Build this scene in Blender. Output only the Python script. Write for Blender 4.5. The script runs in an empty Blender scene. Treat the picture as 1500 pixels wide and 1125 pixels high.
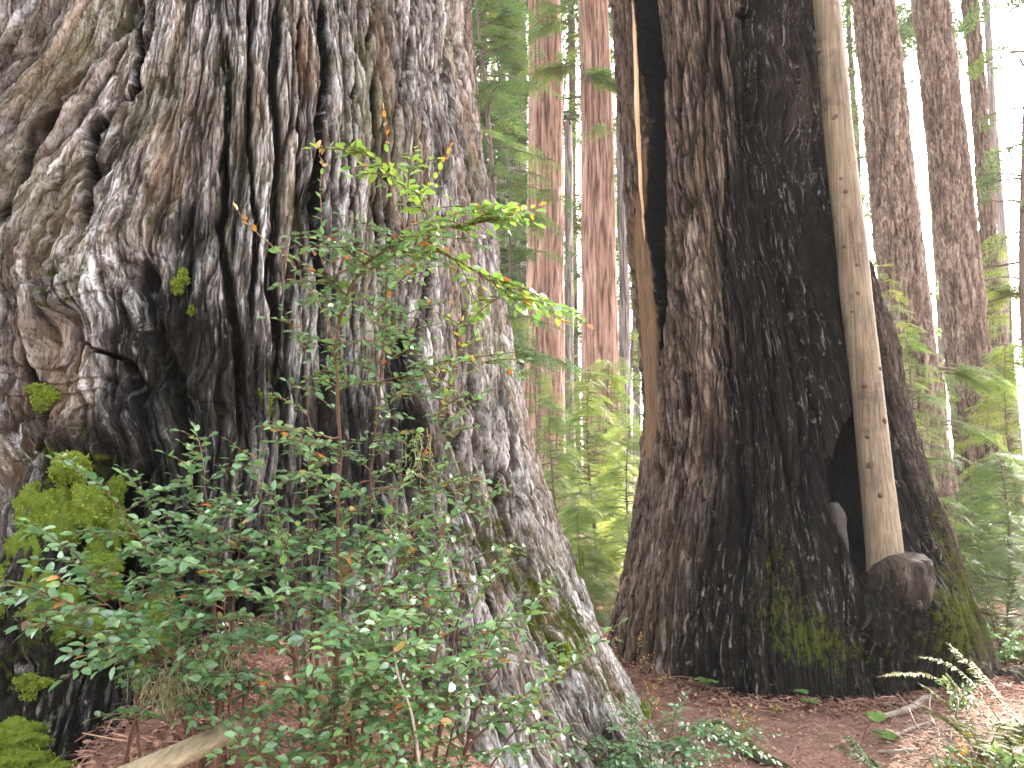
import bpy, math, random
import numpy as np
from mathutils import Vector, Matrix

random.seed(7)
rng = np.random.default_rng(11)
scene = bpy.context.scene
COL = scene.collection
R = math.radians

# ------------------------------------------------------------------ camera
LENS = 27.5
K = 1500 * LENS / 36.0
PITCH = R(6.0)
CAM_Z = 1.6
cp, sp = math.cos(PITCH), math.sin(PITCH)

def ray(px, py):
    x = (px - 750.0) / K
    y = -(py - 562.5) / K
    return np.array([x, cp - y * sp, sp + y * cp])

def at(px, py, dist):
    """World point seen at a photo position, at horizontal distance dist from the camera."""
    d = ray(px, py)
    t = dist / math.hypot(d[0], d[1])
    return np.array([d[0] * t, d[1] * t, CAM_Z + d[2] * t])

cam_data = bpy.data.cameras.new('camera')
cam_data.lens = LENS
cam_data.sensor_width = 36.0
cam_data.clip_start = 0.05
cam_data.clip_end = 600
cam = bpy.data.objects.new('camera', cam_data)
COL.objects.link(cam)
cam.location = (0, 0, CAM_Z)
cam.rotation_euler = (math.pi / 2 + PITCH, 0, 0)
scene.camera = cam

# ------------------------------------------------------------------ noise
_perm = np.random.default_rng(3).permutation(256).astype(np.int32)
_perm = np.concatenate([_perm, _perm])
_ga = np.random.default_rng(4).random(256) * 2 * np.pi
_gx, _gy = np.cos(_ga).astype(np.float32), np.sin(_ga).astype(np.float32)
_h01 = np.random.default_rng(5).random(256).astype(np.float32)

def perlin(x, y, seed=0):
    x = np.asarray(x, np.float32) + seed * 17.31
    y = np.asarray(y, np.float32) + seed * 9.17
    xi = np.floor(x).astype(np.int32); yi = np.floor(y).astype(np.int32)
    xf = x - xi; yf = y - yi
    xi &= 255; yi &= 255
    u = xf * xf * xf * (xf * (xf * 6 - 15) + 10)
    v = yf * yf * yf * (yf * (yf * 6 - 15) + 10)
    def g(ix, iy, dx, dy):
        h = _perm[_perm[ix & 255] + (iy & 255)]
        return _gx[h] * dx + _gy[h] * dy
    a = g(xi, yi, xf, yf); b = g(xi + 1, yi, xf - 1, yf)
    c = g(xi, yi + 1, xf, yf - 1); d = g(xi + 1, yi + 1, xf - 1, yf - 1)
    return 1.45 * ((a + u * (b - a)) * (1 - v) + (c + u * (d - c)) * v)

def fbm(x, y, seed=0, octs=4):
    s = 0; a = 1.0; t = 0
    for i in range(octs):
        s = s + a * perlin(x * 2 ** i, y * 2 ** i, seed + i * 3); t += a; a *= .5
    return s / t * 1.4

def worley(x, y, seed=0):
    """(F1, F2-F1, random id 0..1 of the nearest cell, offset along y in the cell)."""
    x = np.asarray(x, np.float32) + seed * 13.7
    y = np.asarray(y, np.float32) + seed * 5.3
    xi = np.floor(x).astype(np.int32); yi = np.floor(y).astype(np.int32)
    f1 = np.full(x.shape, 9, np.float32); f2 = np.full(x.shape, 9, np.float32)
    cid = np.zeros(x.shape, np.float32); oy = np.zeros(x.shape, np.float32)
    for dx in (-1, 0, 1):
        for dy in (-1, 0, 1):
            ix = xi + dx; iy = yi + dy
            h = _perm[_perm[ix & 255] + (iy & 255)]
            h2 = _perm[h + 57]; h3 = _perm[h + 131]
            ex = x - (ix + _h01[h2]); ey = y - (iy + _h01[h3])
            d = ex * ex + ey * ey
            near = d < f1
            f2 = np.where(near, f1, np.minimum(f2, d))
            cid = np.where(near, _h01[h], cid); oy = np.where(near, ey, oy)
            f1 = np.where(near, d, f1)
    f1 = np.sqrt(f1); f2 = np.sqrt(f2)
    return f1, f2 - f1, cid, oy

def sstep(a, b, x):
    t = np.clip((x - a) / (b - a), 0, 1)
    return t * t * (3 - 2 * t)

# ------------------------------------------------------------------ object helpers
def tag(o, label=None, cat=None, group=None, kind=None):
    if label: o['label'] = label
    if cat: o['category'] = cat
    if group: o['group'] = group
    if kind: o['kind'] = kind
    return o

def empty(name, loc, label, cat, group=None):
    o = bpy.data.objects.new(name, None)
    COL.objects.link(o)
    o.location = tuple(float(v) for v in loc)
    o.empty_display_size = .1
    return tag(o, label, cat, group)

def link_mesh(name, me, mat, parent=None):
    o = bpy.data.objects.new(name, me)
    COL.objects.link(o)
    for m in (mat if isinstance(mat, (list, tuple)) else [mat]):
        me.materials.append(m)
    if parent is not None:
        o.parent = parent
        o.location = tuple(-v for v in parent.location)      # meshes are written in world coordinates
    return o

def make_mesh(name, V, quads=None, tris=None, smooth=True, col=None, bark=None):
    me = bpy.data.meshes.new(name)
    V = np.ascontiguousarray(V, np.float32)
    me.vertices.add(len(V))
    me.vertices.foreach_set('co', V.ravel())
    parts, starts, n = [], [], 0
    if quads is not None and len(quads):
        q = np.asarray(quads, np.int32); parts.append(q.ravel())
        starts.append(n + 4 * np.arange(len(q))); n += 4 * len(q)
    if tris is not None and len(tris):
        t = np.asarray(tris, np.int32); parts.append(t.ravel())
        starts.append(n + 3 * np.arange(len(t))); n += 3 * len(t)
    L = np.concatenate(parts); S = np.concatenate(starts).astype(np.int32)
    me.loops.add(len(L)); me.loops.foreach_set('vertex_index', L.astype(np.int32))
    me.polygons.add(len(S)); me.polygons.foreach_set('loop_start', S)
    if col is not None:
        a = me.color_attributes.new('mask', 'FLOAT_COLOR', 'POINT')
        a.data.foreach_set('color', np.ascontiguousarray(col, np.float32).ravel())
    if bark is not None:
        a = me.attributes.new('bark', 'FLOAT_VECTOR', 'POINT')
        a.data.foreach_set('vector', np.ascontiguousarray(bark, np.float32).ravel())
    me.update(calc_edges=True)
    if smooth:
        me.shade_smooth()
    return me

class MB:
    """Collects vertices, quads, tris and a colour per vertex into one mesh."""
    def __init__(s):
        s.V, s.Q, s.T, s.C, s.n = [], [], [], [], 0
    def add(s, V, Q=None, T=None, c=(.5, .5, .5, 1)):
        V = np.asarray(V, np.float32).reshape(-1, 3)
        if Q is not None and len(Q): s.Q.append(np.asarray(Q, np.int32) + s.n)
        if T is not None and len(T): s.T.append(np.asarray(T, np.int32) + s.n)
        c = np.asarray(c, np.float32)
        s.C.append(np.broadcast_to(c, (len(V), 4)) if c.ndim == 1 else c)
        s.V.append(V); s.n += len(V)
    def tube(s, pts, rad, n=6, c=(.5, .5, .5, 1), wob=0):
        pts = np.asarray(pts, float); m = len(pts)
        rad = np.broadcast_to(np.asarray(rad, float), (m,))
        t = np.gradient(pts, axis=0); t /= np.linalg.norm(t, axis=1)[:, None] + 1e-9
        ref = np.array([0, 0, 1.0]) if abs(t[0][2]) < .9 else np.array([1.0, 0, 0])
        u = np.cross(t, ref); u /= np.linalg.norm(u, axis=1)[:, None] + 1e-9
        w = np.cross(t, u)
        a = np.linspace(0, 2 * np.pi, n, endpoint=False)
        rr = rad[:, None] * (1 + wob * rng.normal(size=(m, n)))
        V = pts[:, None] + rr[..., None] * (np.cos(a)[None, :, None] * u[:, None] + np.sin(a)[None, :, None] * w[:, None])
        i = np.arange(m - 1)[:, None] * n; j = np.arange(n)[None]; k = (j + 1) % n
        Q = np.stack([i + j, i + k, i + n + k, i + n + j], -1).reshape(-1, 4)
        V = np.concatenate([V.reshape(-1, 3), pts[[0, -1]]])
        T = [[m * n, k2, j2] for j2, k2 in zip(range(n), list(range(1, n)) + [0])]
        b = (m - 1) * n
        T += [[m * n + 1, b + j2, b + k2] for j2, k2 in zip(range(n), list(range(1, n)) + [0])]
        s.add(V, Q, T, c)
    def scatter(s, proto, pos, rot, scale, cols):
        """Copies of a proto (V, Q, T) at pos with rot (n,3,3), scale (n,) or (n,3), colour (n,4)."""
        PV, PQ, PT = proto
        n = len(pos)
        if n == 0: return
        scale = np.asarray(scale, float)
        if scale.ndim == 1: scale = scale[:, None]
        W = np.einsum('nij,nkj->nki', rot, PV[None] * scale[:, None, :]) + np.asarray(pos)[:, None]
        off = (np.arange(n) * len(PV))[:, None, None]
        Q = (PQ[None] + off).reshape(-1, 4) if PQ is not None and len(PQ) else None
        T = (PT[None] + off).reshape(-1, 3) if PT is not None and len(PT) else None
        s.add(W.reshape(-1, 3), Q, T, np.repeat(np.asarray(cols, np.float32), len(PV), axis=0))
    def build(s, name, mat, parent=None, smooth=True):
        me = make_mesh(name, np.concatenate(s.V), np.concatenate(s.Q) if s.Q else None,
                       np.concatenate(s.T) if s.T else None, smooth, np.concatenate(s.C))
        return link_mesh(name, me, mat, parent)

def frames(d, up=None, roll=None):
    """Rotation matrices whose Y column is direction d, Z near up; roll about d."""
    d = np.asarray(d, float); d = d / (np.linalg.norm(d, axis=-1, keepdims=True) + 1e-9)
    up = np.broadcast_to(np.array([0, 0, 1.0]) if up is None else np.asarray(up, float), d.shape)
    x = np.cross(d, up); l = np.linalg.norm(x, axis=-1, keepdims=True)
    x = np.where(l < 1e-4, np.array([1.0, 0, 0]), x / (l + 1e-9))
    z = np.cross(x, d)
    if roll is not None:
        c, s = np.cos(roll)[:, None], np.sin(roll)[:, None]
        x, z = x * c + z * s, z * c - x * s
    return np.stack([x, d, z], -1)

def spline(pts, n):
    """Smooth polyline through the points (Catmull-Rom)."""
    P = np.asarray(pts, float)
    if len(P) == 2: return P[0] + (P[1] - P[0]) * np.linspace(0, 1, n)[:, None]
    P = np.concatenate([[2 * P[0] - P[1]], P, [2 * P[-1] - P[-2]]])
    m = len(P) - 3
    out = []
    for x in np.linspace(0, m - 1e-6, n):
        i = int(x); t = x - i
        a, b, c, d = P[i:i + 4]
        out.append(.5 * (2 * b + (c - a) * t + (2 * a - 5 * b + 4 * c - d) * t * t + (3 * b - a - 3 * c + d) * t ** 3))
    return np.array(out)

# ------------------------------------------------------------------ materials
class NT:
    def __init__(s, name):
        s.m = bpy.data.materials.new(name); s.m.use_nodes = True
        s.t = s.m.node_tree; s.t.nodes.clear()
        s.out = s.t.nodes.new('ShaderNodeOutputMaterial')
    def n(s, typ, ins=None, **kw):
        nd = s.t.nodes.new('ShaderNode' + typ)
        for k, v in kw.items(): setattr(nd, k, v)
        for k, v in (ins or {}).items():
            sock = nd.inputs[k]
            if isinstance(v, bpy.types.NodeSocket): s.t.links.new(v, sock)
            else: sock.default_value = v
        return nd
    def attr(s, name): return s.n('Attribute', attribute_name=name)
    def math(s, op, a, b=0.0, clamp=False):
        return s.n('Math', {0: a, 1: b}, operation=op, use_clamp=clamp).outputs[0]
    def mix(s, f, a, b):
        nd = s.t.nodes.new('ShaderNodeMix'); nd.data_type = 'RGBA'
        for sock, v in ((nd.inputs[0], f), (nd.inputs[6], a), (nd.inputs[7], b)):
            if isinstance(v, bpy.types.NodeSocket): s.t.links.new(v, sock)
            else: sock.default_value = v if not isinstance(v, tuple) or len(v) == 4 else v + (1,)
        return nd.outputs[2]
    def ramp(s, f, stops):
        nd = s.n('ValToRGB', {0: f}); e = nd.color_ramp.elements
        while len(e) > 1: e.remove(e[-1])
        for i, (p, c) in enumerate(stops):
            if i: x = e.new(p)
            else: x = e[0]; x.position = p
            x.color = tuple(c) + ((1,) if len(c) == 3 else ())
        return nd.outputs[0]
    def noise(s, vec, scale, detail=4, rough=.55, dist=0):
        return s.n('TexNoise', {'Vector': vec, 'Scale': scale, 'Detail': detail, 'Roughness': rough, 'Distortion': dist}).outputs[0]
    def smap(s, vec, sc):
        return s.n('Mapping', {'Vector': vec, 'Scale': sc}).outputs[0]
    def bump(s, h, strength, dist):
        return s.n('Bump', {'Height': h, 'Strength': strength, 'Distance': dist}).outputs[0]
    def range(s, v, a, b):
        return s.n('MapRange', {0: v, 1: a, 2: b}).outputs[0]
    def done(s, sh):
        s.t.links.new(sh, s.out.inputs[0]); return s.m

def bark_material(name, dark, mid, light, crev, fib=(70, 9), char_shade=(.0065, .0062, .006), wood=(.22, .13, .065), moss=(.075, .085, .012),
                  lichen=(.24, .25, .17), rough=.85, lich_amt=.0, spec=.3, fleck=(46, 6.5, .8, .75), algae=0.0):
    """Bark in flow coordinates (attribute 'bark' = flow u, flow v, flake id), masks R moss, G char, B bare wood, A inner bark in furrows."""
    s = NT(name)
    bk = s.attr('bark'); co = bk.outputs['Vector']
    mk = s.attr('mask')
    sep = s.n('SeparateColor', {0: mk.outputs['Color']})
    sx = s.n('SeparateXYZ', {0: co})
    flat = s.n('CombineXYZ', {0: sx.outputs[0], 1: sx.outputs[1], 2: 0.0}).outputs[0]
    fibre = s.noise(s.smap(flat, (fib[0], fib[1], 1)), 1.0, 5, .65)
    broad = s.noise(s.smap(flat, (3.5, 1.1, 1)), 1.0, 4, .6)
    v = s.math('ADD', s.math('MULTIPLY', sx.outputs[2], .42), s.math('MULTIPLY', fibre, .75))
    v = s.math('ADD', v, s.math('MULTIPLY', broad, .5))
    v = s.range(v, .50, 1.18)
    c = s.ramp(v, [(0, dark), (.5, mid), (1, light)])
    warm = s.noise(s.smap(flat, (6, 1.6, 1)), 1.0, 3, .6)
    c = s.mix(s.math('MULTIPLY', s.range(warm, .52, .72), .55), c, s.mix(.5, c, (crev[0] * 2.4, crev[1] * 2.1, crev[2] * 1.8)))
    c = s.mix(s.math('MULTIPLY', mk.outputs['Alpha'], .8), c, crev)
    c = s.mix(s.math('MULTIPLY', s.range(s.noise(s.smap(flat, (26, 12, 1)), 1.0, 5, .7), .60, .68), lich_amt), c, lichen)
    fk = s.noise(s.smap(flat, (fleck[0], fleck[1], 1)), 1.0, 6, .62, .6)
    ob = s.n('TexCoord').outputs['Object']
    fk2 = s.noise(s.smap(ob, (fleck[0] * 1.5, fleck[0] * 1.5, fleck[1] * 1.6)), 1.0, 6, .7, .3)
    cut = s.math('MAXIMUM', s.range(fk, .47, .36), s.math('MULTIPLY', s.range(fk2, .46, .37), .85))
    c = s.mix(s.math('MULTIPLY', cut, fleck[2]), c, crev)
    bleach = s.math('MULTIPLY', s.range(fk, .53, .66), s.range(broad, .38, .62))
    c = s.mix(s.math('MULTIPLY', bleach, fleck[3]), c, tuple(min(.62, 1.25 * x) for x in light))
    al = s.noise(s.smap(flat, (2.2, 1.0, 1)), 1.0, 5, .65, .5)
    c = s.mix(s.math('MULTIPLY', s.range(al, .50, .66), algae), c, s.mix(.5, c, (.13, .125, .045)))
    tn = s.noise(s.smap(flat, (5.0, .9, 1)), 1.0, 4, .6)
    c = s.mix(s.math('MULTIPLY', s.range(tn, .52, .68), algae), c, s.mix(.5, c, (.26, .15, .08)))
    wn = s.noise(s.smap(flat, (60, 3, 1)), 1.0, 4, .6)
    c = s.mix(sep.outputs[2], c, s.ramp(wn, [(.25, tuple(.45 * x for x in wood)), (.75, wood)]))
    fl = s.noise(s.smap(flat, (38, 10, 1)), 1.0, 4, .7)
    flecks = s.range(fl, .60, .70)
    cc = s.mix(s.math('MULTIPLY', s.math('MAXIMUM', flecks, s.math('MULTIPLY', s.range(fk, .58, .67), .7)), s.math('MULTIPLY', s.math('MULTIPLY', s.range(broad, .38, .58), .9), s.math('LESS_THAN', sep.outputs[1], .965))), char_shade, (.26, .24, .21))
    c = s.mix(sep.outputs[1], c, cc)
    mn = s.noise(s.smap(co, (34, 16, 1)), 1.0, 6, .75)
    mo = s.math('MULTIPLY', s.range(s.math('ADD', mn, s.math('MULTIPLY', sep.outputs[0], .5)), .70, .80), s.math('GREATER_THAN', sep.outputs[0], .01))
    mc = s.ramp(s.noise(co, 120, 3, .6), [(.3, tuple(.45 * x for x in moss)), (.7, moss)])
    c = s.mix(mo, c, mc)
    h = s.math('ADD', s.math('MULTIPLY', s.noise(s.smap(flat, (fib[0] * 2, fib[1] * 2.2, 1)), 1.0, 6, .7), .6), s.math('MULTIPLY', fibre, .8))
    h = s.math('ADD', s.math('SUBTRACT', h, s.math('MULTIPLY', cut, .9)), s.math('MULTIPLY', fk2, .7))
    h = s.math('ADD', h, s.math('MULTIPLY', s.math('MULTIPLY', mo, s.noise(co, 160, 3, .7)), 1.2))
    sv = s.math('MULTIPLY', s.math('SUBTRACT', 1.0, s.math('MULTIPLY', s.math('MAXIMUM', sep.outputs[1], mk.outputs['Alpha']), .85)), spec)
    p = s.n('BsdfPrincipled', {'Base Color': c, 'Roughness': rough, 'Specular IOR Level': sv, 'Normal': s.bump(h, .9, .012)})
    return s.done(p.outputs[0])

def leaf_material(name, c0, c1, c2, trans=.35, rough=.35, spec=.5, tcol=None):
    """Leaves: the attribute's R runs along three tints, G reddens new growth, B browns dead ones."""
    s = NT(name)
    mk = s.attr('mask')
    sep = s.n('SeparateColor', {0: mk.outputs['Color']})
    c = s.ramp(sep.outputs[0], [(0, c0), (.5, c1), (1, c2)])
    c = s.mix(sep.outputs[1], c, (.42, .17, .035))
    c = s.mix(sep.outputs[2], c, (.16, .055, .025))
    nz = s.noise(s.n('TexCoord').outputs['Object'], 90, 3, .6)
    c = s.mix(s.range(nz, .35, .8), c, s.mix(.55, c, (.02, .03, .012)))
    p = s.n('BsdfPrincipled', {'Base Color': c, 'Roughness': rough, 'Specular IOR Level': spec})
    t = s.n('BsdfTranslucent', {'Color': s.n('HueSaturation', {'Color': c, 'Hue': .475, 'Saturation': 1.1, 'Value': 1.8}).outputs[0]})
    m = s.n('MixShader', {0: trans, 1: p.outputs[0], 2: t.outputs[0]})
    return s.done(m.outputs[0])

def wood_material(name, c0, c1, scale=(30, 30, 2), rough=.8, knots=0, bump=.5):
    s = NT(name)
    co = s.n('TexCoord').outputs['Object']
    a = s.noise(s.smap(co, scale), 1.0, 5, .65)
    b = s.noise(co, 2.2, 4, .6)
    c = s.ramp(s.math('ADD', s.math('MULTIPLY', a, .6), s.math('MULTIPLY', b, .4)), [(.36, c0), (.62, c1)])
    if knots:
        c = s.mix(s.math('MULTIPLY', s.range(s.noise(co, 5.5, 3, .6), .56, .72), .7), c, tuple(.42 * x for x in c0))
    p = s.n('BsdfPrincipled', {'Base Color': c, 'Roughness': rough, 'Specular IOR Level': .25, 'Normal': s.bump(a, bump, .01)})
    return s.done(p.outputs[0])

def tint_material(name, c0, c1, rough=.85, spec=.2):
    s = NT(name)
    sep = s.n('SeparateColor', {0: s.attr('mask').outputs['Color']})
    c = s.ramp(sep.outputs[0], [(0, c0), (1, c1)])
    nz = s.noise(s.n('TexCoord').outputs['Object'], 60, 4, .6)
    c = s.mix(s.range(nz, .3, .75), c, s.mix(.5, c, tuple(.4 * x for x in c0)))
    p = s.n('BsdfPrincipled', {'Base Color': c, 'Roughness': rough, 'Specular IOR Level': spec, 'Normal': s.bump(nz, .4, .004)})
    return s.done(p.outputs[0])

M_LEFT = bark_material('weathered_redwood_bark', (.062, .048, .038), (.215, .182, .155), (.58, .535, .495), (.016, .011, .008), lich_amt=.35, spec=.15, fleck=(76, 8, .82, .8), algae=.8)
M_RIGHT = bark_material('charred_redwood_bark', (.032, .021, .016), (.115, .078, .060), (.30, .225, .18), (.013, .009, .007), lich_amt=.18, spec=.15, fleck=(44, 5, .85, .7), algae=.35)
M_BACK_RED = bark_material('red_fibrous_bark', (.12, .064, .044), (.27, .155, .112), (.42, .28, .21), (.055, .027, .018), fib=(14, 1.0), fleck=(12, .9, .5, .4))
M_BACK_FIR = bark_material('flaky_conifer_bark', (.075, .048, .034), (.19, .13, .095), (.36, .27, .205), (.03, .018, .013), fib=(40, 14), fleck=(40, 13, .6, .35))
M_BACK_GREY = bark_material('grey_fibrous_bark', (.12, .10, .095), (.26, .22, .20), (.42, .37, .35), (.06, .045, .04), fib=(14, 1.0), fleck=(12, .9, .4, .3))
M_SPAR = wood_material('peeled_grey_wood', (.060, .041, .024), (.20, .148, .095), (55, 55, 1.6), knots=1, bump=1.0)
M_KNOT = wood_material('dark_knot_wood', (.035, .02, .012), (.10, .06, .035), (40, 40, 40))
M_PALEWOOD = wood_material('pale_split_wood', (.36, .22, .11), (.62, .43, .25), (40, 40, 2.5))
M_BURL = wood_material('brown_burl_bark', (.014, .012, .010), (.055, .046, .040), (26, 26, 6), rough=.95, bump=1.0)
M_HUCK = leaf_material('huckleberry_leaf', (.045, .105, .050), (.085, .175, .064), (.15, .26, .075), trans=.30, rough=.30, spec=.6)
M_BRIGHT = leaf_material('young_huckleberry_leaf', (.06, .135, .036), (.10, .195, .045), (.18, .28, .055), trans=.42, rough=.32, spec=.5)
M_NEEDLE = leaf_material('hemlock_needle', (.05, .098, .032), (.105, .175, .05), (.22, .28, .065), trans=.5, rough=.5, spec=.3)
M_FARLEAF = leaf_material('distant_conifer_needle', (.03, .06, .03), (.06, .11, .04), (.14, .18, .05), trans=.45, rough=.6, spec=.2)
M_FERN = leaf_material('fern_leaf', (.02, .048, .012), (.05, .078, .012), (.095, .10, .018), trans=.4, rough=.55, spec=.12)
M_STEM = tint_material('reddish_stem', (.05, .026, .018), (.17, .085, .05))
M_TWIG = tint_material('grey_twig', (.07, .05, .04), (.32, .26, .20))
M_LITTER = tint_material('fallen_needle_litter', (.09, .038, .026), (.40, .22, .15))
M_MOSS = leaf_material('moss', (.065, .095, .010), (.125, .165, .015), (.24, .28, .03), trans=.25, rough=.8, spec=.1)
M_LICHEN = leaf_material('beard_lichen', (.17, .18, .08), (.26, .26, .13), (.36, .35, .19), trans=.3, rough=.8, spec=.1)

# ------------------------------------------------------------------ ground
GX0, GY0 = -.98, 2.85          # top of the debris mound at the foot of the left tree
def ground_h(x, y):
    x = np.asarray(x, float); y = np.asarray(y, float)
    m = .84 * np.exp(-(((x - GX0) / .75) ** 2 + ((y - GY0) / .9) ** 2)) * (1 + .22 * fbm(x * 2.2, y * 2.2, 15, 4))
    m = m + .30 * np.exp(-(((x + .35) / .6) ** 2 + ((y - 3.2) / .6) ** 2))
    d = np.hypot(x, y)
    far = .03 * np.clip(d - 9, 0, 60) + .5 * fbm(x * .09, y * .09, 5, 3) * sstep(7, 16, d)
    near = .035 * fbm(x * 1.6, y * 1.6, 8, 4) + .05 * fbm(x * .5, y * .5, 2, 2)
    bank = .14 * np.exp(-(((x - 3.3) / .8) ** 2 + ((y - 5.0) / .9) ** 2))
    return m + far + near + bank
# ------------------------------------------------------------------ the two giant redwoods
class Giant:
    """A round trunk surface r(theta, z) about a drifting centre; theta 0 faces the camera, positive to its right."""
    def hit(s, px, py):
        d = ray(px, py)
        t = np.linspace(1.2, 12, 1600)
        P = d[None] * t[:, None]; P[:, 2] += CAM_Z
        th, q = s.polar(P)
        r = s.r0(th, P[:, 2])
        i = np.argmax(q < r)
        if not (q < r).any(): i = np.argmin(q - r)
        return th[i], P[i, 2]
    def axes(s, z):
        cx, cy = s.centre(z)
        l = np.hypot(cx, cy)
        return cx, cy, -cx / l, -cy / l
    def polar(s, P):
        cx, cy, fx, fy = s.axes(P[:, 2])
        dx, dy = P[:, 0] - cx, P[:, 1] - cy
        f = dx * fx + dy * fy
        r = dx * -fy + dy * fx              # the camera's right
        return np.arctan2(r, f), np.hypot(f, r)
    def point(s, th, z, r):
        cx, cy, fx, fy = s.axes(z)
        c, n = np.cos(th) * r, np.sin(th) * r
        return np.stack([cx + fx * c - fy * n, cy + fy * c + fx * n, np.broadcast_to(z, c.shape)], -1)
    def blob(s, TH, Z, px, py, rx, ry):
        t0, z0 = s.hit(px, py)
        r = s.r0(np.array([t0]), np.array([z0]))[0]
        d = s.dist(t0, z0)
        return np.exp(-(((TH - t0) * r * max(.35, math.cos(t0)) / (rx * d / K)) ** 2 + ((Z - z0) / (ry * d / K)) ** 2))
    def dist(s, t0, z0):
        p = s.point(np.array([t0]), np.array([z0]), s.r0(np.array([t0]), np.array([z0])))[0]
        return math.hypot(p[0], p[1])
    def path(s, pts):
        h = np.array([s.hit(*p) for p in pts])
        o = np.argsort(h[:, 1]); return h[o, 0], h[o, 1]
    def crack(s, TH, Z, pts, w_px, depth, sharp=.5, wob=.012, seed=0):
        """A furrow along photo points; w_px its width, returns 0..1 profile times depth."""
        t, z = s.path(pts)
        tc = np.interp(Z, z, t)
        r = s.r0(tc, Z)
        w = np.interp(Z, z, np.full(len(z), 1.0)) * w_px * s.D / K * .5
        x = (TH - tc) * r + wob * perlin(Z * 4, Z * 0 + seed * 3.3, seed) + wob * .5 * perlin(Z * 13, Z * 0 + seed, seed + 1)
        fade = sstep(z[0] - .06, z[0] + .12, Z) * (1 - sstep(z[-1] - .12, z[-1] + .06, Z))
        w = w * (.35 + .65 * fade) * (1 + .35 * perlin(Z * 2.5, Z * 0, seed + 5))
        return depth * fade * (1 - sstep(sharp, 1.15, np.abs(x) / np.maximum(w, .004)))
    def slot(s, TH, Z, left, right, depth, soft=.012, grow=0.0):
        """An opening between two photo outlines."""
        tl, zl = s.path(left); tr, zr = s.path(right)
        a = np.interp(Z, zl, tl); b = np.interp(Z, zr, tr)
        r = s.r0(.5 * (a + b), Z)
        ragged = .012 * perlin(Z * 6, Z * 0 + 2.2, 31) + .006 * perlin(Z * 21, Z * 0, 33)
        zm = max(zl[0], zr[0]); zM = min(zl[-1], zr[-1])
        m = sstep(-soft, soft, (TH - a) * r + ragged + grow) * sstep(-soft, soft, (b - TH) * r + ragged[::-1] * .6 + grow)
        return depth * m * sstep(zm - .03, zm + .03, Z) * (1 - sstep(zM - .03, zM + .03, Z)) if zM < 5.5 else depth * m * sstep(zm - .03, zm + .03, Z)

def bark_relief(u, v, swirl, seed, plate=3.0, fine=1.0):
    """Fibrous redwood bark over arc u and height v (m): relief, inner-bark amount, flake id, flow coordinates."""
    fu = u + .09 * perlin(u * 1.1, v * .4, seed) + .020 * perlin(u * 3.7, v * 1.0, seed + 1) + .006 * perlin(u * 11, v * 3.0, seed + 2)
    fv = v + .05 * perlin(u * 4, v * 1.3, seed + 20)
    fu = fu + swirl * (.13 * perlin(u * 2.3, v * 1.9, seed + 3) + .055 * perlin(u * 5.6, v * 4.6, seed + 4) + .022 * perlin(u * 13, v * 11, seed + 5))
    fv = fv + swirl * (.10 * perlin(u * 3.1, v * 2.6, seed + 6) + .03 * perlin(u * 8, v * 7, seed + 7))
    n1 = perlin(fu * plate, fv * .30, seed + 8)
    c1 = np.exp(-(n1 / .06) ** 2)
    amp = .55 + .45 * sstep(-.4, .5, fbm(u * 1.5, v * 1.1, seed + 14, 3))
    _, e1, id1, o1 = worley(fu * 8.5 * fine, fv * .70 * fine, seed + 3)
    _, e2, cid, oy = worley(fu * 25 * fine, fv * 2.4 * fine, seed)
    _, e3, gid, goy = worley(fu * 62 * fine, fv * 9.5 * fine, seed + 2)
    r1 = np.clip(e1 / .30, 0, 1) ** .5 - 1; r2 = np.clip(e2 / .30, 0, 1) ** .5 - 1; r3 = np.clip(e3 / .34, 0, 1) ** .6 - 1
    d = (.045 * perlin(fu * 1.9, fv * .5, seed + 11) + .020 * (np.abs(n1) - .3) - .11 * c1 * amp
         + amp * (.070 * r1 + .034 * (id1 - .5)) + .030 * r2 + (.020 * (cid - .5) + .012 * np.clip(oy, -.6, .6)) + .010 * r3 + .008 * (gid - .5) + .004 * np.clip(goy, -.6, .6)
         + .016 * np.abs(perlin(fu * 46, fv * 4, seed + 12)) + .010 * np.abs(perlin(fu * 105, fv * 9, seed + 13)) + .005 * perlin(fu * 190, fv * 18, seed + 15)) + .045
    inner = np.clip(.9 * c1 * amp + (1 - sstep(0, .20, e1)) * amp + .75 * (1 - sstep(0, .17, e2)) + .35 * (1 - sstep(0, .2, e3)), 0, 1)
    ids = np.clip(.25 * id1 + .45 * cid + .30 * gid, 0, 1)
    return d, inner, ids, fu, fv

def giant_mesh(name, g, th, z, disp_fn):
    TH, Z = np.meshgrid(th.astype(np.float32), z.astype(np.float32))
    d, mask, bark, dth, dz = disp_fn(TH, Z)
    r = g.r0(TH, Z) + d
    P = g.point(TH + dth, Z + dz, r)
    nz, nt = TH.shape
    i = np.arange(nz - 1)[:, None] * nt; j = np.arange(nt)[None]; k = (j + 1) % nt
    Q = np.stack([i + j, i + k, i + nt + k, i + nt + j], -1).reshape(-1, 4)
    return make_mesh(name, P.reshape(-1, 3), Q, None, True, mask.reshape(-1, 4), bark.reshape(-1, 3))

def graded(a, b, lo, hi, n, m):
    """Dense samples n over a..b, m coarse ones on each side out to lo and hi."""
    l = a - (a - lo) * (np.linspace(1, 0, m, endpoint=False) ** 2)[:] if m else np.array([])
    h = b + (hi - b) * (np.linspace(0, 1, m + 1)[1:] ** 2)
    return np.concatenate([l, np.linspace(a, b, n), h])

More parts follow.
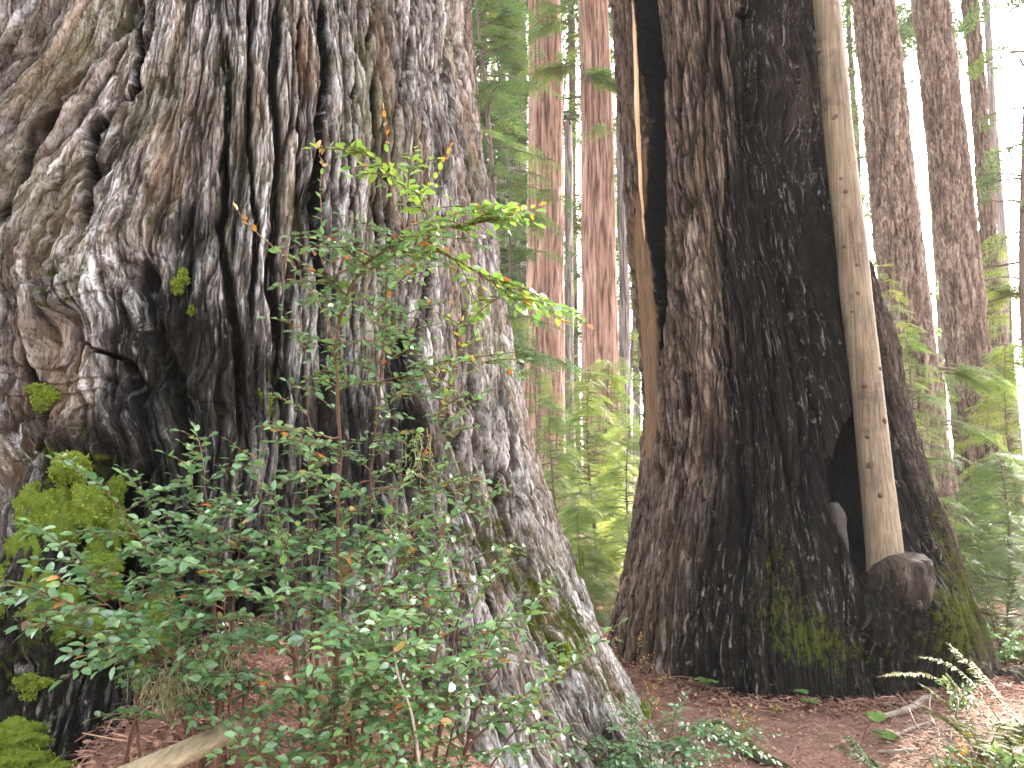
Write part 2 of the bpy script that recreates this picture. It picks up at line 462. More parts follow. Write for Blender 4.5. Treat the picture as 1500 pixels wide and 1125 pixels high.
# ---- left tree
class LeftTree(Giant):
    D = 3.5
    def __init__(s):
        s.azc = R(-20.5); s.Dc = 5.0
        rows = [(668, -40), (668, 0), (672, 100), (689, 200), (711, 300), (720, 400), (736, 500), (757, 600), (785, 700), (826, 800), (874, 900), (916, 1000), (955, 1065)]
        zz, rr = [], []
        for px, py in rows:
            d = ray(px, py); h = math.hypot(d[0], d[1])
            half = math.atan2(d[0], d[1]) - s.azc
            zz.append(CAM_Z + d[2] / h * s.Dc * math.cos(half)); rr.append(s.Dc * math.sin(half))
        o = np.argsort(zz)
        s.z = np.concatenate([[-.6], np.array(zz)[o], [9, 18, 36]]); rr = np.array(rr)[o]
        s.r = np.concatenate([[rr[0] + .3], rr, [rr[-1] - .12, rr[-1] - .35, rr[-1] - .75]])
    def centre(s, z):
        z = np.asarray(z)
        return np.full(z.shape, s.Dc * math.sin(s.azc)), np.full(z.shape, s.Dc * math.cos(s.azc))
    def r0(s, th, z):
        th = np.asarray(th); z = np.asarray(z)
        r = np.interp(z, s.z, s.r)
        flare = np.clip((r - 1.55) / .9, 0, 1)
        front = np.exp(-((th + .15) / .75) ** 2)
        return r * (1 - .17 * flare * front) + flare * .06 * np.cos(th * 7 + 1) * sstep(1.2, .2, z)

LT = LeftTree()
def left_disp(TH, Z):
    r = LT.r0(TH, Z)
    u = TH * 1.7; v = Z
    bl = lambda *a: LT.blob(TH, Z, *a)
    swirl = np.clip(.38 * bl(140, 520, 180, 140) + .18 * bl(60, 300, 120, 220) + .32 * bl(230, 690, 150, 100) + .12 * bl(720, 700, 90, 260) + .25 * bl(20, 800, 180, 200), 0, .6)
    shear = np.clip(1.2 * bl(30, 180, 140, 260), 0, 1)
    us = u - shear * .5 * (v - LT.hit(30, 180)[1])
    d, inner, ids, fu, fv = bark_relief(us, v, swirl, 1)
    lump = swirl * (.13 * np.abs(perlin(fu * 2.4, fv * 2.0, 40)) + .06 * np.abs(perlin(fu * 6, fv * 4, 41)) - .05)
    strands = shear * .085 * (1 - 2.4 * np.abs(perlin(us * 8, v * .6, 44)))
    d = d * (1 + .25 * swirl) + lump + strands
    crk = np.zeros_like(d)
    cracks = [([(470, 0), (474, 90), (468, 200), (470, 290), (474, 420)], 15, .13), ([(404, 0), (398, 120), (402, 260), (400, 420), (410, 600)], 14, .08),
              ([(548, 0), (536, 70), (545, 190), (552, 330), (548, 480)], 9, .07), ([(636, 0), (628, 60), (641, 110), (652, 190), (668, 300)], 20, .13),
              ([(655, 20), (668, 120), (684, 210), (700, 300)], 9, .10), ([(592, 0), (588, 120), (598, 230), (592, 330)], 7, .05), ([(437, 0), (434, 140), (440, 300), (436, 460)], 6, .05), ([(512, 60), (508, 220), (516, 380), (512, 520)], 6, .05), ([(570, 120), (566, 260), (574, 430)], 6, .05), ([(612, 240), (622, 380), (628, 540), (640, 680)], 9, .06), ([(368, 0), (366, 180), (374, 330), (370, 480)], 8, .06),
              ([(716, 420), (728, 480), (742, 540), (748, 620)], 12, .10), ([(690, 760), (697, 820), (712, 885), (740, 950)], 17, .14),
              ([(670, 560), (676, 680), (690, 770)], 10, .07), ([(595, 480), (590, 600), (600, 700)], 40, .06), ([(330, 60), (334, 200), (322, 330), (345, 480), (352, 640)], 12, .07),
              ([(210, 0), (200, 130), (140, 200), (130, 330)], 15, .10), ([(100, 160), (60, 260), (20, 330)], 20, .12), ([(215, 380), (225, 470), (262, 560), (300, 640)], 22, .10),
              ([(120, 500), (190, 530), (215, 610)], 18, .10), ([(760, 640), (790, 760), (840, 860), (890, 960)], 9, .06), ([(720, 640), (740, 760), (790, 880), (850, 1000)], 12, .08),
              ([(30, 520), (60, 640), (20, 720)], 16, .09)]
    for i, (p, w, dp) in enumerate(cracks):
        crk = np.maximum(crk, LT.crack(TH, Z, p, w * 1.15, dp * 1.35, .35, .012, i))
    d = d - crk
    # ledges of peeling bark among the burls
    led = perlin(fu * 3.3, fv * 4.4, 50)
    d = d + swirl * .035 * (np.mod(led * 3 + 10, 1.0))
    # hollow at the foot, left
    d = d - .22 * bl(120, 960, 70, 150) - .10 * bl(175, 760, 60, 40) + .10 * bl(60, 900, 60, 120)
    nb = fbm(u * 3, v * 1.6, 60, 5)
    char_shade = (.95 * bl(270, 330, 90, 70) + .75 * bl(230, 480, 120, 70) + .8 * bl(300, 570, 90, 120) + .7 * bl(480, 520, 50, 130) + .55 * bl(650, 250, 50, 100) + .9 * bl(590, 650, 90, 120)
            + .55 * bl(130, 650, 150, 90) + 1.2 * bl(80, 1000, 190, 190) + .8 * bl(200, 780, 120, 90) + .6 * bl(470, 330, 18, 120) + .6 * bl(440, 780, 200, 150) + .4 * bl(60, 440, 80, 60)
            + .5 * bl(720, 560, 30, 120) + .5 * bl(750, 1000, 120, 120))
    char_shade = np.clip(sstep(.25, .95, char_shade + .55 * nb) + sstep(.02, .07, crk), 0, 1)  # dark patches hold charring plus painted-in shadow; cracks are blackened too
    moss = (.55 * bl(90, 420, 60, 50) + .55 * bl(230, 330, 110, 60) + .5 * bl(320, 120, 60, 120) + .5 * bl(60, 620, 60, 130) + .4 * bl(170, 700, 180, 60) + .45 * bl(330, 620, 60, 90)
            + .75 * bl(740, 800, 60, 190) + .6 * bl(650, 760, 40, 140) + .5 * bl(860, 960, 60, 110) + .7 * bl(140, 900, 130, 150) + .35 * bl(560, 560, 90, 120) + .4 * bl(830, 900, 60, 120) + .3 * bl(160, 60, 90, 60)
            + .6 * bl(915, 1040, 30, 40) + .5 * bl(400, 560, 30, 60))
    moss = np.clip(.62 * moss + .12 * fbm(u * 2, v * 2, 70, 3) - .03, 0, 1)
    wood = .7 * bl(105, 175, 25, 70) + .6 * bl(110, 330, 20, 50) + .35 * bl(60, 60, 60, 60)
    inner = np.clip(inner + sstep(.0, .05, crk), 0, 1)
    mask = np.stack([moss, char_shade * .93, np.clip(wood * .45, 0, 1), inner], -1)
    top = sstep(5.2, 6.5, Z)
    return d, mask, np.stack([fu, fv, ids], -1), .006 * perlin(fu * 24, fv * 6, 80), .012 * perlin(fu * 20, fv * 5, 81) * (1 - top)

# ---- right tree
class RightTree(Giant):
    D = 6.4
    def __init__(s):
        s.Dc = 7.2
        rows = [(903, 1195, -60), (903, 1200, 0), (911, 1208, 100), (918, 1217, 200), (926, 1240, 300), (936, 1264, 400), (942, 1300, 500), (947, 1326, 600),
                (946, 1362, 700), (931, 1402, 800), (911, 1440, 900), (903, 1466, 975), (900, 1480, 1010)]
        zz, rr, aa = [], [], []
        for pl, pr, py in rows:
            a = []
            for px in (pl, pr):
                d = ray(px, py); a.append(math.atan2(d[0], d[1]))
            half = (a[1] - a[0]) / 2; mid = (a[1] + a[0]) / 2
            d = ray(.5 * (pl + pr), py)
            zz.append(CAM_Z + d[2] / math.hypot(d[0], d[1]) * s.Dc * math.cos(half)); rr.append(s.Dc * math.sin(half)); aa.append(mid)
        o = np.argsort(zz)
        zz = np.array(zz)[o]; rr = np.array(rr)[o]; aa = np.array(aa)[o]
        s.z = np.concatenate([[-.8], zz, [12, 22, 38]])
        s.r = np.concatenate([[rr[0] + .2], rr, [rr[-1] - .1, rr[-1] - .3, rr[-1] - .6]])
        s.a = np.concatenate([[aa[0]], aa, [aa[-1]] * 3])
    def centre(s, z):
        a = np.interp(z, s.z, s.a)
        return s.Dc * np.sin(a), s.Dc * np.cos(a)
    def r0(s, th, z):
        z = np.asarray(z)
        return np.interp(z, s.z, s.r) * (1 + .0 * np.asarray(th)) + sstep(1.0, 0, z) * .05 * np.cos(6 * np.asarray(th) + .6)

RT = RightTree()
def right_disp(TH, Z):
    u = TH * 1.15; v = Z
    bl = lambda *a: RT.blob(TH, Z, *a)
    swirl = np.clip(.4 * bl(1150, 200, 50, 90) + .25 * bl(990, 420, 60, 150) + .1, 0, 1)
    d, inner, ids, fu, fv = bark_relief(u, v, swirl, 7, 3.6, .85)
    edge = np.interp(Z, *RT.path([(1066, 0), (1070, 150), (1068, 300), (1062, 450), (1052, 600), (1030, 760), (1005, 900), (990, 1000)])[::-1])
    nb = fbm(u * 4, v * 1.3, 61, 5)
    char_shade = sstep(-.10, .12, (TH - edge) + .13 * nb)
    flank = np.interp(Z, *RT.path([(1195, 0), (1222, 300), (1262, 480), (1300, 640), (1340, 760), (1390, 900)])[::-1])
    char_shade = char_shade * (1 - .35 * sstep(0, .15, TH - flank))
    d = d * (1 - .15 * char_shade)
    SLL, SLR = [(935, -40), (936, 0), (939, 107), (947, 213), (953, 320), (957, 420), (962, 500), (966, 548)], [(962, -40), (963, 0), (974, 107), (977, 213), (977, 320), (980, 420), (977, 480), (968, 548)]
    slit = RT.slot(TH, Z, SLL, SLR, .55); slit_m = RT.slot(TH, Z, SLL, SLR, 1.0, .012, .016)
    HL, HR = [(1256, 560), (1246, 610), (1226, 655), (1214, 700), (1226, 750), (1246, 805), (1264, 858)], [(1264, 560), (1282, 610), (1292, 650), (1300, 700), (1306, 750), (1310, 805), (1300, 858)]
    hollow = RT.slot(TH, Z, HL, HR, .42, .03); hollow_m = RT.slot(TH, Z, HL, HR, 1.0, .03, .025)
    recess = RT.slot(TH, Z, [(1108, -30), (1106, 60), (1110, 120), (1112, 170), (1118, 230), (1140, 290), (1165, 380), (1200, 470)], [(1128, -30), (1129, 60), (1132, 110), (1142, 160), (1158, 215), (1172, 290), (1192, 380), (1214, 470)], .085, .03)
    pit = .16 * sstep(.3, .7, bl(1088, 24, 13, 9))
    lobe = .20 * bl(1322, 888, 46, 58) + .10 * bl(1165, 130, 34, 110) - .02 * bl(1085, 160, 20, 120)
    crk = np.zeros_like(d)
    for i, (p, w, dp) in enumerate([([(1048, 20), (1058, 150), (1066, 260), (1062, 420), (1072, 600)], 9, .07), ([(1155, 0), (1154, 70), (1160, 120), (1150, 170)], 5, .05), ([(1010, 60), (996, 150), (1004, 300), (990, 480), (1000, 650)], 7, .05),
                                    ([(1120, 300), (1135, 450), (1130, 620), (1140, 780)], 7, .05), ([(1180, 420), (1190, 560), (1180, 700)], 10, .07), ([(1080, 620), (1085, 740), (1070, 860)], 9, .06), ([(1340, 640), (1372, 760), (1400, 860)], 8, .07)]):
        crk = np.maximum(crk, RT.crack(TH, Z, p, w, dp, .4, .02, i + 40))
    lip = RT.slot(TH, Z, [(943, 215), (936, 270), (930, 330), (933, 400), (938, 500), (946, 600), (947, 670)], [(946, 215), (948, 270), (951, 330), (955, 400), (961, 500), (964, 600), (958, 670)], 1.0, .02)
    # the burl's shelf and the curled lip left of the hollow
    fold = .07 * RT.crack(TH, Z, [(1190, 690), (1222, 790), (1256, 870), (1290, 960)], 26, 1.0, .1, .0, 77)
    d = d * (1 - .8 * lip) - slit - hollow - recess - pit + lobe - crk + fold
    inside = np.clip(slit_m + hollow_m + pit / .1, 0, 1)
    char_shade = np.clip(np.maximum(char_shade, inside) + .8 * sstep(.02, .06, crk) - .25 * bl(1165, 120, 30, 110), 0, 1)
    moss = (.62 * bl(1090, 90, 20, 90) + .45 * bl(1180, 930, 60, 60) + .55 * bl(1245, 960, 70, 50) + .55 * bl(1400, 830, 45, 130) + .45 * bl(1140, 830, 50, 90) + .5 * bl(1370, 900, 60, 70)
            + .3 * bl(1120, 600, 40, 260) + .35 * bl(1390, 720, 40, 80) + .3 * bl(1080, 900, 60, 60) + .5 * bl(1430, 930, 40, 60))
    moss = np.clip(.62 * moss * (1 - inside) + .1 * fbm(u * 2, v * 2, 71, 3) * (1 - inside) - .03, 0, 1)
    hw = np.clip(.9 * lip * (1 - inside) + .30 * bl(1090, 110, 13, 80), 0, 1)
    mask = np.stack([moss, np.where(inside > .5, 1, char_shade * .93) * (1 - .9 * lip * (1 - inside)), hw, np.clip(inner * (1 - .6 * lip), 0, 1)], -1)
    return d, mask, np.stack([fu, fv, ids], -1), .008 * perlin(fu * 24, fv * 6, 82), .012 * perlin(fu * 20, fv * 5, 83)

left_tree = empty('giant_redwood_tree', (LT.Dc * math.sin(LT.azc), LT.Dc * math.cos(LT.azc), .2),
                  'giant redwood with weathered grey shaggy bark filling the left half, behind the huckleberry shrubs', 'tree')
th = graded(R(-66), R(90), R(-178), R(178), 1150, 40)
z = np.concatenate([np.linspace(-.5, .1, 40, endpoint=False), np.linspace(.1, 5.15, 1240), 5.15 + 31 * np.linspace(0, 1, 60)[1:] ** 2])
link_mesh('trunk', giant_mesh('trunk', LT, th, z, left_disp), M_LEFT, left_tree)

c0 = RT.centre(np.array([0.0]))
right_tree = empty('charred_redwood_tree', (c0[0][0], c0[1][0], 0),
                   'fire blackened redwood with a tall black split and a hollow, behind the peeled pole', 'tree')
th = graded(R(-97), R(97), R(-178), R(178), 1000, 40)
z = np.concatenate([np.linspace(-.8, -.15, 30, endpoint=False), np.linspace(-.15, 6.4, 960), 6.4 + 31 * np.linspace(0, 1, 60)[1:] ** 2])
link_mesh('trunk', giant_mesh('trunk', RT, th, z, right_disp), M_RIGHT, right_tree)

# pale splinter of torn wood along the black split
def ribbon(mb, pts, half_w, thick, side, c):
    pts = np.asarray(pts, float); n = len(pts)
    hw = np.broadcast_to(half_w, (n,))
    back = np.array([pts[0][0], pts[0][1], 0]); back /= np.linalg.norm(back)
    a = pts - side * hw[:, None]; b = pts + side * hw[:, None]
    V = np.concatenate([a, b, b + back * thick, a + back * thick])
    i = np.arange(n - 1)
    Q = []
    for k in range(4):
        l = (k + 1) % 4
        Q.append(np.stack([k * n + i, l * n + i, l * n + i + 1, k * n + i + 1], -1))
    Q.append(np.array([[0, 3 * n, 2 * n, n], [n - 1, 2 * n - 1, 3 * n - 1, 4 * n - 1]]))
    mb.add(V, np.concatenate(Q), None, c)
mb = MB()
ctrl = [(932, -30), (933, 40), (935, 95), (939, 150), (942, 210), (945, 270), (949, 320), (951, 350)]
pp = []
for px, py in ctrl:
    t0, z0 = RT.hit(px, py)
    pp.append(RT.point(np.array([t0]), np.array([z0]), RT.r0(np.array([t0]), np.array([z0])) + (.02 if py < 150 else .045))[0])
pp = spline(pp, 60)
n = len(pp)
sd = np.array([pp[0][1], -pp[0][0], 0]); sd /= np.linalg.norm(sd)
pp += sd * (.006 * perlin(np.linspace(0, 9, n), np.zeros(n), 3))[:, None]
ribbon(mb, pp, np.interp(np.linspace(0, 1, n), [0, .5, .8, 1], [.016, .022, .014, .003]) * (1 + .3 * perlin(np.linspace(0, 14, n), np.zeros(n), 9)), .07, sd, (.7, 0, 0, 1))
mb.build('torn_wood_splinter', M_PALEWOOD, right_tree)

# burl under the pole
mb = MB()
nu, nv = 90, 60
U, Vv = np.meshgrid(np.linspace(0, 2 * np.pi, nu, endpoint=False), np.linspace(0, np.pi, nv))
t0, z0 = RT.hit(1316, 852)
BD = RT.dist(t0, z0)
bc = at(1314, 850, BD + .0)
sx, sy, sz = .205, .27, .28
nrm = np.stack([np.sin(Vv) * np.cos(U), np.sin(Vv) * np.sin(U), np.cos(Vv)], -1)
rad = 1 + .10 * fbm(nrm[..., 0] * 2 + nrm[..., 2], nrm[..., 1] * 2 + nrm[..., 2] * 1.7, 21, 4) + .03 * fbm(nrm[..., 0] * 9, nrm[..., 2] * 6 + nrm[..., 1] * 5, 22, 4)
X = nrm * rad[..., None]
flat = np.where(X[..., 2] > .55, .55 + (X[..., 2] - .55) * .35, X[..., 2])
wid = 1 + .35 * sstep(.3, -1, X[..., 2])
low = np.clip(.25 - X[..., 2], 0, 2)
P = np.stack([X[..., 0] * sx * wid + .05 * X[..., 2] + .05 * low, X[..., 1] * sy * wid + .17 * low ** 1.5, flat * sz * np.where(flat < 0, 1.5, 1)], -1) + bc
i = np.arange(nv - 1)[:, None] * nu; j = np.arange(nu)[None]; k = (j + 1) % nu
mb.add(P.reshape(-1, 3), np.stack([i + j, i + nu + j, i + nu + k, i + k], -1).reshape(-1, 4), None, (.5, 0, 0, 1))
bm_ = np.zeros((nu * nv, 4)); bm_[:, 0] = .22; bm_[:, 1] = .62 + .3 * fbm(P[..., 0].ravel() * 5, P[..., 2].ravel() * 3, 9, 3); bm_[:, 3] = .35
bme = make_mesh('root_burl', mb.V[0], mb.Q[0], None, True, np.clip(bm_, 0, 1), np.stack([P[..., 0], P[..., 2], .5 + .5 * perlin(P[..., 0] * 9, P[..., 2] * 4, 3)], -1).reshape(-1, 3))
link_mesh('root_burl', bme, M_RIGHT, right_tree)
# broken stub inside the hollow
mb = MB()
st = spline([at(1236, 850, 6.02), at(1232, 800, 6.05), at(1228, 765, 6.05), at(1222, 738, 6.0)], 14)
mb.tube(st, np.interp(np.linspace(0, 1, 14), [0, .6, .8, 1], [.05, .05, .062, .03]), 12, (.4, 0, 0, 1), .06)
mb.build('broken_stub', M_BURL, right_tree)

# peeled pole standing on the burl
spar_rows = []
for px, py, w in ((1298, 838, 60), (1295, 800, 57), (1284, 700, 53), (1271, 575, 50), (1254, 430, 51), (1246, 350, 50), (1229, 200, 48), (1210, 0, 45)):
    q = py / 838.0
    spar_rows.append((px, py, 6.42 + (BD + .0 - 6.42) * q ** 1.6, w * .80))
sp_ = [at(a, b, c) for a, b, c, w in spar_rows]; sr = [w * c / K / 2 for a, b, c, w in spar_rows]
up = sp_[-1] + (sp_[-1] - sp_[-3]) * 1.0
up2 = up + (sp_[-1] - sp_[-3]) * 1.2
sp_ += [up, up2]; sr += [.095, .05]
N = 140
pts = spline(sp_, N); rad = np.interp(np.linspace(0, 1, N), np.linspace(0, 1, len(sr)), sr)
pole = empty('peeled_pole', sp_[0], 'bare grey peeled pole with dark knots leaning on the charred redwood', 'dead pole')
mb = MB()
nn = 40
a = np.linspace(0, 2 * np.pi, nn, endpoint=False)
t = np.gradient(pts, axis=0); t /= np.linalg.norm(t, axis=1)[:, None]
u = np.cross(t, [0, 1.0, 0]); u /= np.linalg.norm(u, axis=1)[:, None]; w = np.cross(u, t)
zz = np.linspace(0, 7, N)
rr = rad[:, None] * (1 + .035 * fbm(np.cos(a)[None] * 2 + zz[:, None] * .4, np.sin(a)[None] * 2 + zz[:, None] * .8, 5, 4))
V = pts[:, None] + rr[..., None] * (np.cos(a)[None, :, None] * u[:, None] + np.sin(a)[None, :, None] * w[:, None])
i = np.arange(N - 1)[:, None] * nn; j = np.arange(nn)[None]; k = (j + 1) % nn
mb.add(V.reshape(-1, 3), np.stack([i + j, i + k, i + nn + k, i + nn + j], -1).reshape(-1, 4))
mb.add(np.array([pts[-1]]), None, None)
mb.build('wood', M_SPAR, pole)
knots = [(1200, 75), (1222, 145), (1223, 173), (1232, 262), (1239, 281), (1237, 362), (1255, 388), (1257, 431), (1249, 457), (1266, 565), (1289, 540), (1271, 640), (1296, 616), (1275, 682), (1245, 330), (1290, 725)]
for px, py in knots:
    d = ray(px, py)
    best = None
    q = np.linspace(0, 1, N)
    # nearest axis sample in view, then out to the surface
    proj = pts - np.array([0, 0, CAM_Z])
    tt = (proj @ d) / (d @ d)
    gap = np.linalg.norm(proj - tt[:, None] * d, axis=1)
    i0 = int(np.argmin(gap)); g0 = gap[i0]
    depth = math.sqrt(max(rad[i0] ** 2 - g0 ** 2, 1e-4))
    dn = d / np.linalg.norm(d)
    p = np.array([0, 0, CAM_Z]) + d * tt[i0] - dn * depth
    nrm = p - pts[i0]; nrm /= np.linalg.norm(nrm)
    kb = MB(); s_ = random.uniform(.013, .024)
    kb.tube([p - nrm * .03, p + nrm * .002, p + nrm * .010, p + nrm * .013], [s_ * 1.5, s_ * 1.25, s_ * .8, s_ * .3], 9, (.5, 0, 0, 1), .12)
    kb.build('knot', M_KNOT, pole)
# ------------------------------------------------------------------ the ground sheet
def ground_sheet():
    xs = np.concatenate([-np.geomspace(90, 3.2, 60), np.linspace(-3, 5, 420), np.geomspace(5.2, 90, 60)])
    ys = np.concatenate([np.linspace(-25, .8, 24), np.linspace(1, 9, 420), np.geomspace(9.1, 120, 90)])
    X, Y = np.meshgrid(xs, ys)
    Z = ground_h(X, Y) + (.018 * fbm(X * 7, Y * 7, 12, 4) + .008 * fbm(X * 30, Y * 30, 13, 3)) * sstep(14, 6, np.hypot(X, Y))
    ny, nx = X.shape
    i = np.arange(ny - 1)[:, None] * nx; j = np.arange(nx - 1)[None]
    Q = np.stack([i + j, i + j + 1, i + nx + j + 1, i + nx + j], -1).reshape(-1, 4)
    return make_mesh('ground', np.stack([X, Y, Z], -1).reshape(-1, 3), Q)
s = NT('forest_duff')
co = s.n('TexCoord').outputs['Object']
a = s.noise(co, 55, 6, .7); b = s.noise(co, 3.0, 5, .6); f = s.noise(s.smap(co, (160, 160, 60)), 1.0, 3, .7, 1.5)
c = s.ramp(s.math('ADD', s.math('MULTIPLY', a, .55), s.math('MULTIPLY', f, .45)), [(.30, (.05, .026, .018)), (.5, (.20, .104, .078)), (.68, (.40, .26, .205))])
c = s.mix(s.range(b, .45, .7), c, s.mix(.6, c, (.10, .075, .035)))
M_GROUND = s.done(s.n('BsdfPrincipled', {'Base Color': c, 'Roughness': .95, 'Specular IOR Level': .1,
                      'Normal': s.bump(s.math('ADD', a, f), .8, .015)}).outputs[0])
g = link_mesh('ground', ground_sheet(), M_GROUND)
tag(g, kind='structure')
# ------------------------------------------------------------------ background trees
def back_trunk(name, base, rb, rt, height, lean, seed, ridge=(9, .25), flake=None, nt=120, dens=160, vis=16):
    zs = np.concatenate([np.linspace(-.6, vis, dens), vis + (height - vis) * np.linspace(0, 1, 24)[1:]]) if height > vis + 1 else np.linspace(-.6, height, dens)
    th = np.linspace(0, 2 * np.pi, nt, endpoint=False)
    TH, Z = np.meshgrid(th, zs)
    h = np.clip(Z / height, 0, 1)
    r = rb + (rt - rb) * h + rb * .45 * np.exp(-np.clip(Z + .6, 0, 99) / 1.1)
    cu, cv = np.cos(TH), np.sin(TH)
    u = TH * rb
    tw = u + .12 * perlin(u * 1.2, Z * .35, seed)
    n1 = perlin(TH * ridge[0] / 2, Z * ridge[1], seed) * .5 + perlin(tw * ridge[0], Z * ridge[1] * 2, seed + 1)
    d = -.035 * np.exp(-(n1 / .16) ** 2) + .02 * n1 + .03 * fbm(TH * 1.0, Z * .3, seed + 4, 3)
    ids = np.clip(.5 + .5 * perlin(tw * ridge[0] * 2, Z * ridge[1] * 3, seed + 6), 0, 1)
    inner = np.exp(-(n1 / .14) ** 2)
    if flake:
        f1, e, cid, oy = worley(tw * flake[0], Z * flake[1], seed)
        d = d + .022 * cid + .014 * np.clip(oy, -.6, .6) - .024 * (1 - sstep(0, .25, e))
        ids = cid; inner = np.clip(.5 * inner + .8 * (1 - sstep(0, .2, e)), 0, 1)
    lx = lean[0] * Z + .10 * perlin(Z * .12, Z * 0 + seed, seed); ly = lean[1] * Z
    P = np.stack([base[0] + lx + (r + d) * cu, base[1] + ly + (r + d) * cv, base[2] + Z], -1)
    nz = len(zs)
    i = np.arange(nz - 1)[:, None] * nt; j = np.arange(nt)[None]; k = (j + 1) % nt
    Q = np.stack([i + j, i + k, i + nt + k, i + nt + j], -1).reshape(-1, 4)
    mask = np.zeros(P.shape[:2] + (4,)); mask[..., 3] = inner
    mask[..., 0] = np.clip(.35 * sstep(3.5, 0, Z) + .1 * fbm(TH * 2, Z * .5, seed + 9, 3), 0, .6)
    return make_mesh(name, P.reshape(-1, 3), Q, None, True, mask.reshape(-1, 4), np.stack([tw, Z, ids], -1).reshape(-1, 3))

# conifer sprays -----------------------------------------------------
def make_spray(nside, nneedle, nl, nw, droop=.18, seed=0):
    """A flat hemlock frond one unit long along +Y: side twigs set with needles (thin quads)."""
    rg = np.random.default_rng(seed)
    V, Q = [], []
    def needle(p, d, l, w):
        q = np.array([-d[1], d[0], 0]); q /= np.linalg.norm(q) + 1e-9
        o = len(V)
        V.extend([p - q * w * .4, p + q * w * .4, p + d * l + q * w * .25, p + d * l - q * w * .25]); Q.append([o, o + 1, o + 2, o + 3])
    def z(p): return -droop * p[1] ** 2 - .25 * droop * abs(p[0])
    def put(p, d, l, w):
        p = np.array([p[0], p[1], z(p)]); d = np.array([d[0], d[1], rg.normal() * .22]); needle(p, d / np.linalg.norm(d), l, w)
    for k in range(nside):
        y = .06 + .9 * k / nside
        L = .42 * (1 - y) ** .75 * rg.uniform(.75, 1.1) + .05
        for s in (-1, 1):
            ang = R(52 - 14 * y) + rg.normal() * .1
            d = np.array([s * math.sin(ang), math.cos(ang)])
            o = len(V)
            a = np.array([0, y]); b = a + d * L
            wv = .004
            V.extend([np.array([a[0], a[1] - wv, z(a)]), np.array([a[0], a[1] + wv, z(a)]), np.array([b[0], b[1] + wv * .4, z(b)]), np.array([b[0], b[1] - wv * .4, z(b)])]); Q.append([o, o + 1, o + 2, o + 3])
            m = max(2, int(nneedle * L / .42))
            for i in range(m):
                t = (i + .6) / m
                p = a + d * L * t
                for e in (-1, 1):
                    a2 = math.atan2(d[0], d[1]) + e * R(rg.uniform(48, 75))
                    put(p, (math.sin(a2), math.cos(a2)), nl * rg.uniform(.7, 1.15) * (1 - .35 * t), nw)
    return np.array(V), np.array(Q), None
SPRAY = [make_spray(9, 11, .055, .020, seed=i) for i in range(3)]
SPRAY_MID = [make_spray(7, 6, .085, .040, seed=10 + i) for i in range(3)]
SPRAY_FAR = [make_spray(5, 4, .15, .085, seed=20 + i) for i in range(3)]

def tints(n, base, var=.2, red=0, brown=0):
    c = np.zeros((n, 4)); c[:, 3] = 1
    c[:, 0] = np.clip(base + var * rng.normal(size=n), 0, 1)
    if red: c[:, 1] = np.clip(rng.random(n) < red, 0, 1) * rng.uniform(.4, 1, n)
    if brown: c[:, 2] = (rng.random(n) < brown) * rng.uniform(.5, 1, n)
    return c

def scatter_sprays(mb, protos, pos, d, size, base, var=.2, roll=.5, brown=0):
    pos = np.asarray(pos); n = len(pos)
    rot = frames(d, None, rng.normal(size=n) * roll)
    which = rng.integers(0, len(protos), n)
    c = tints(n, base, var, brown=brown)
    for i, p in enumerate(protos):
        m = which == i
        mb.scatter(p, pos[m], rot[m], np.asarray(size)[m], c[m])

def bough(mb_w, mb_f, p0, az, L, rise, protos, size, step, base, sag=.35, wr=.012, var=.18, bare=.15):
    """One conifer limb: a sagging branch with sprays along both sides."""
    n = 9
    t = np.linspace(0, 1, n)
    d = np.array([math.cos(az), math.sin(az)])
    pts = np.stack([p0[0] + d[0] * L * t, p0[1] + d[1] * L * t, p0[2] + rise * L * t - sag * L * t * t], -1)
    pts[1:, :] += rng.normal(size=(n - 1, 3)) * .015 * L
    mb_w.tube(pts, np.linspace(wr, wr * .25, n), 5, (rng.uniform(.1, .6), 0, 0, 1))
    m = max(3, int(L / step))
    tt = np.sort(rng.uniform(bare, 1, m))
    P = np.stack([np.interp(tt, t, pts[:, k]) for k in range(3)], -1)
    tang = np.gradient(pts, axis=0); T = np.stack([np.interp(tt, t, tang[:, k]) for k in range(3)], -1)
    T /= np.linalg.norm(T, axis=1)[:, None]
    side = np.cross(T, [0, 0, 1.0]); side /= np.linalg.norm(side, axis=1)[:, None] + 1e-9
    s = np.where(np.arange(m) % 2 == 0, 1, -1)[:, None]
    D = T * rng.uniform(.35, .9, (m, 1)) + side * s * rng.uniform(.5, 1, (m, 1)) + np.array([0, 0, -.25]) * rng.uniform(0, 1.2, (m, 1))
    sz = size * rng.uniform(.65, 1.2, m) * (1 - .35 * tt)
    scatter_sprays(mb_f, protos, P, D, sz, base, var, .35)
    scatter_sprays(mb_f, protos, pts[[-1]], tang[[-1]], np.array([size]), base, var, .2)

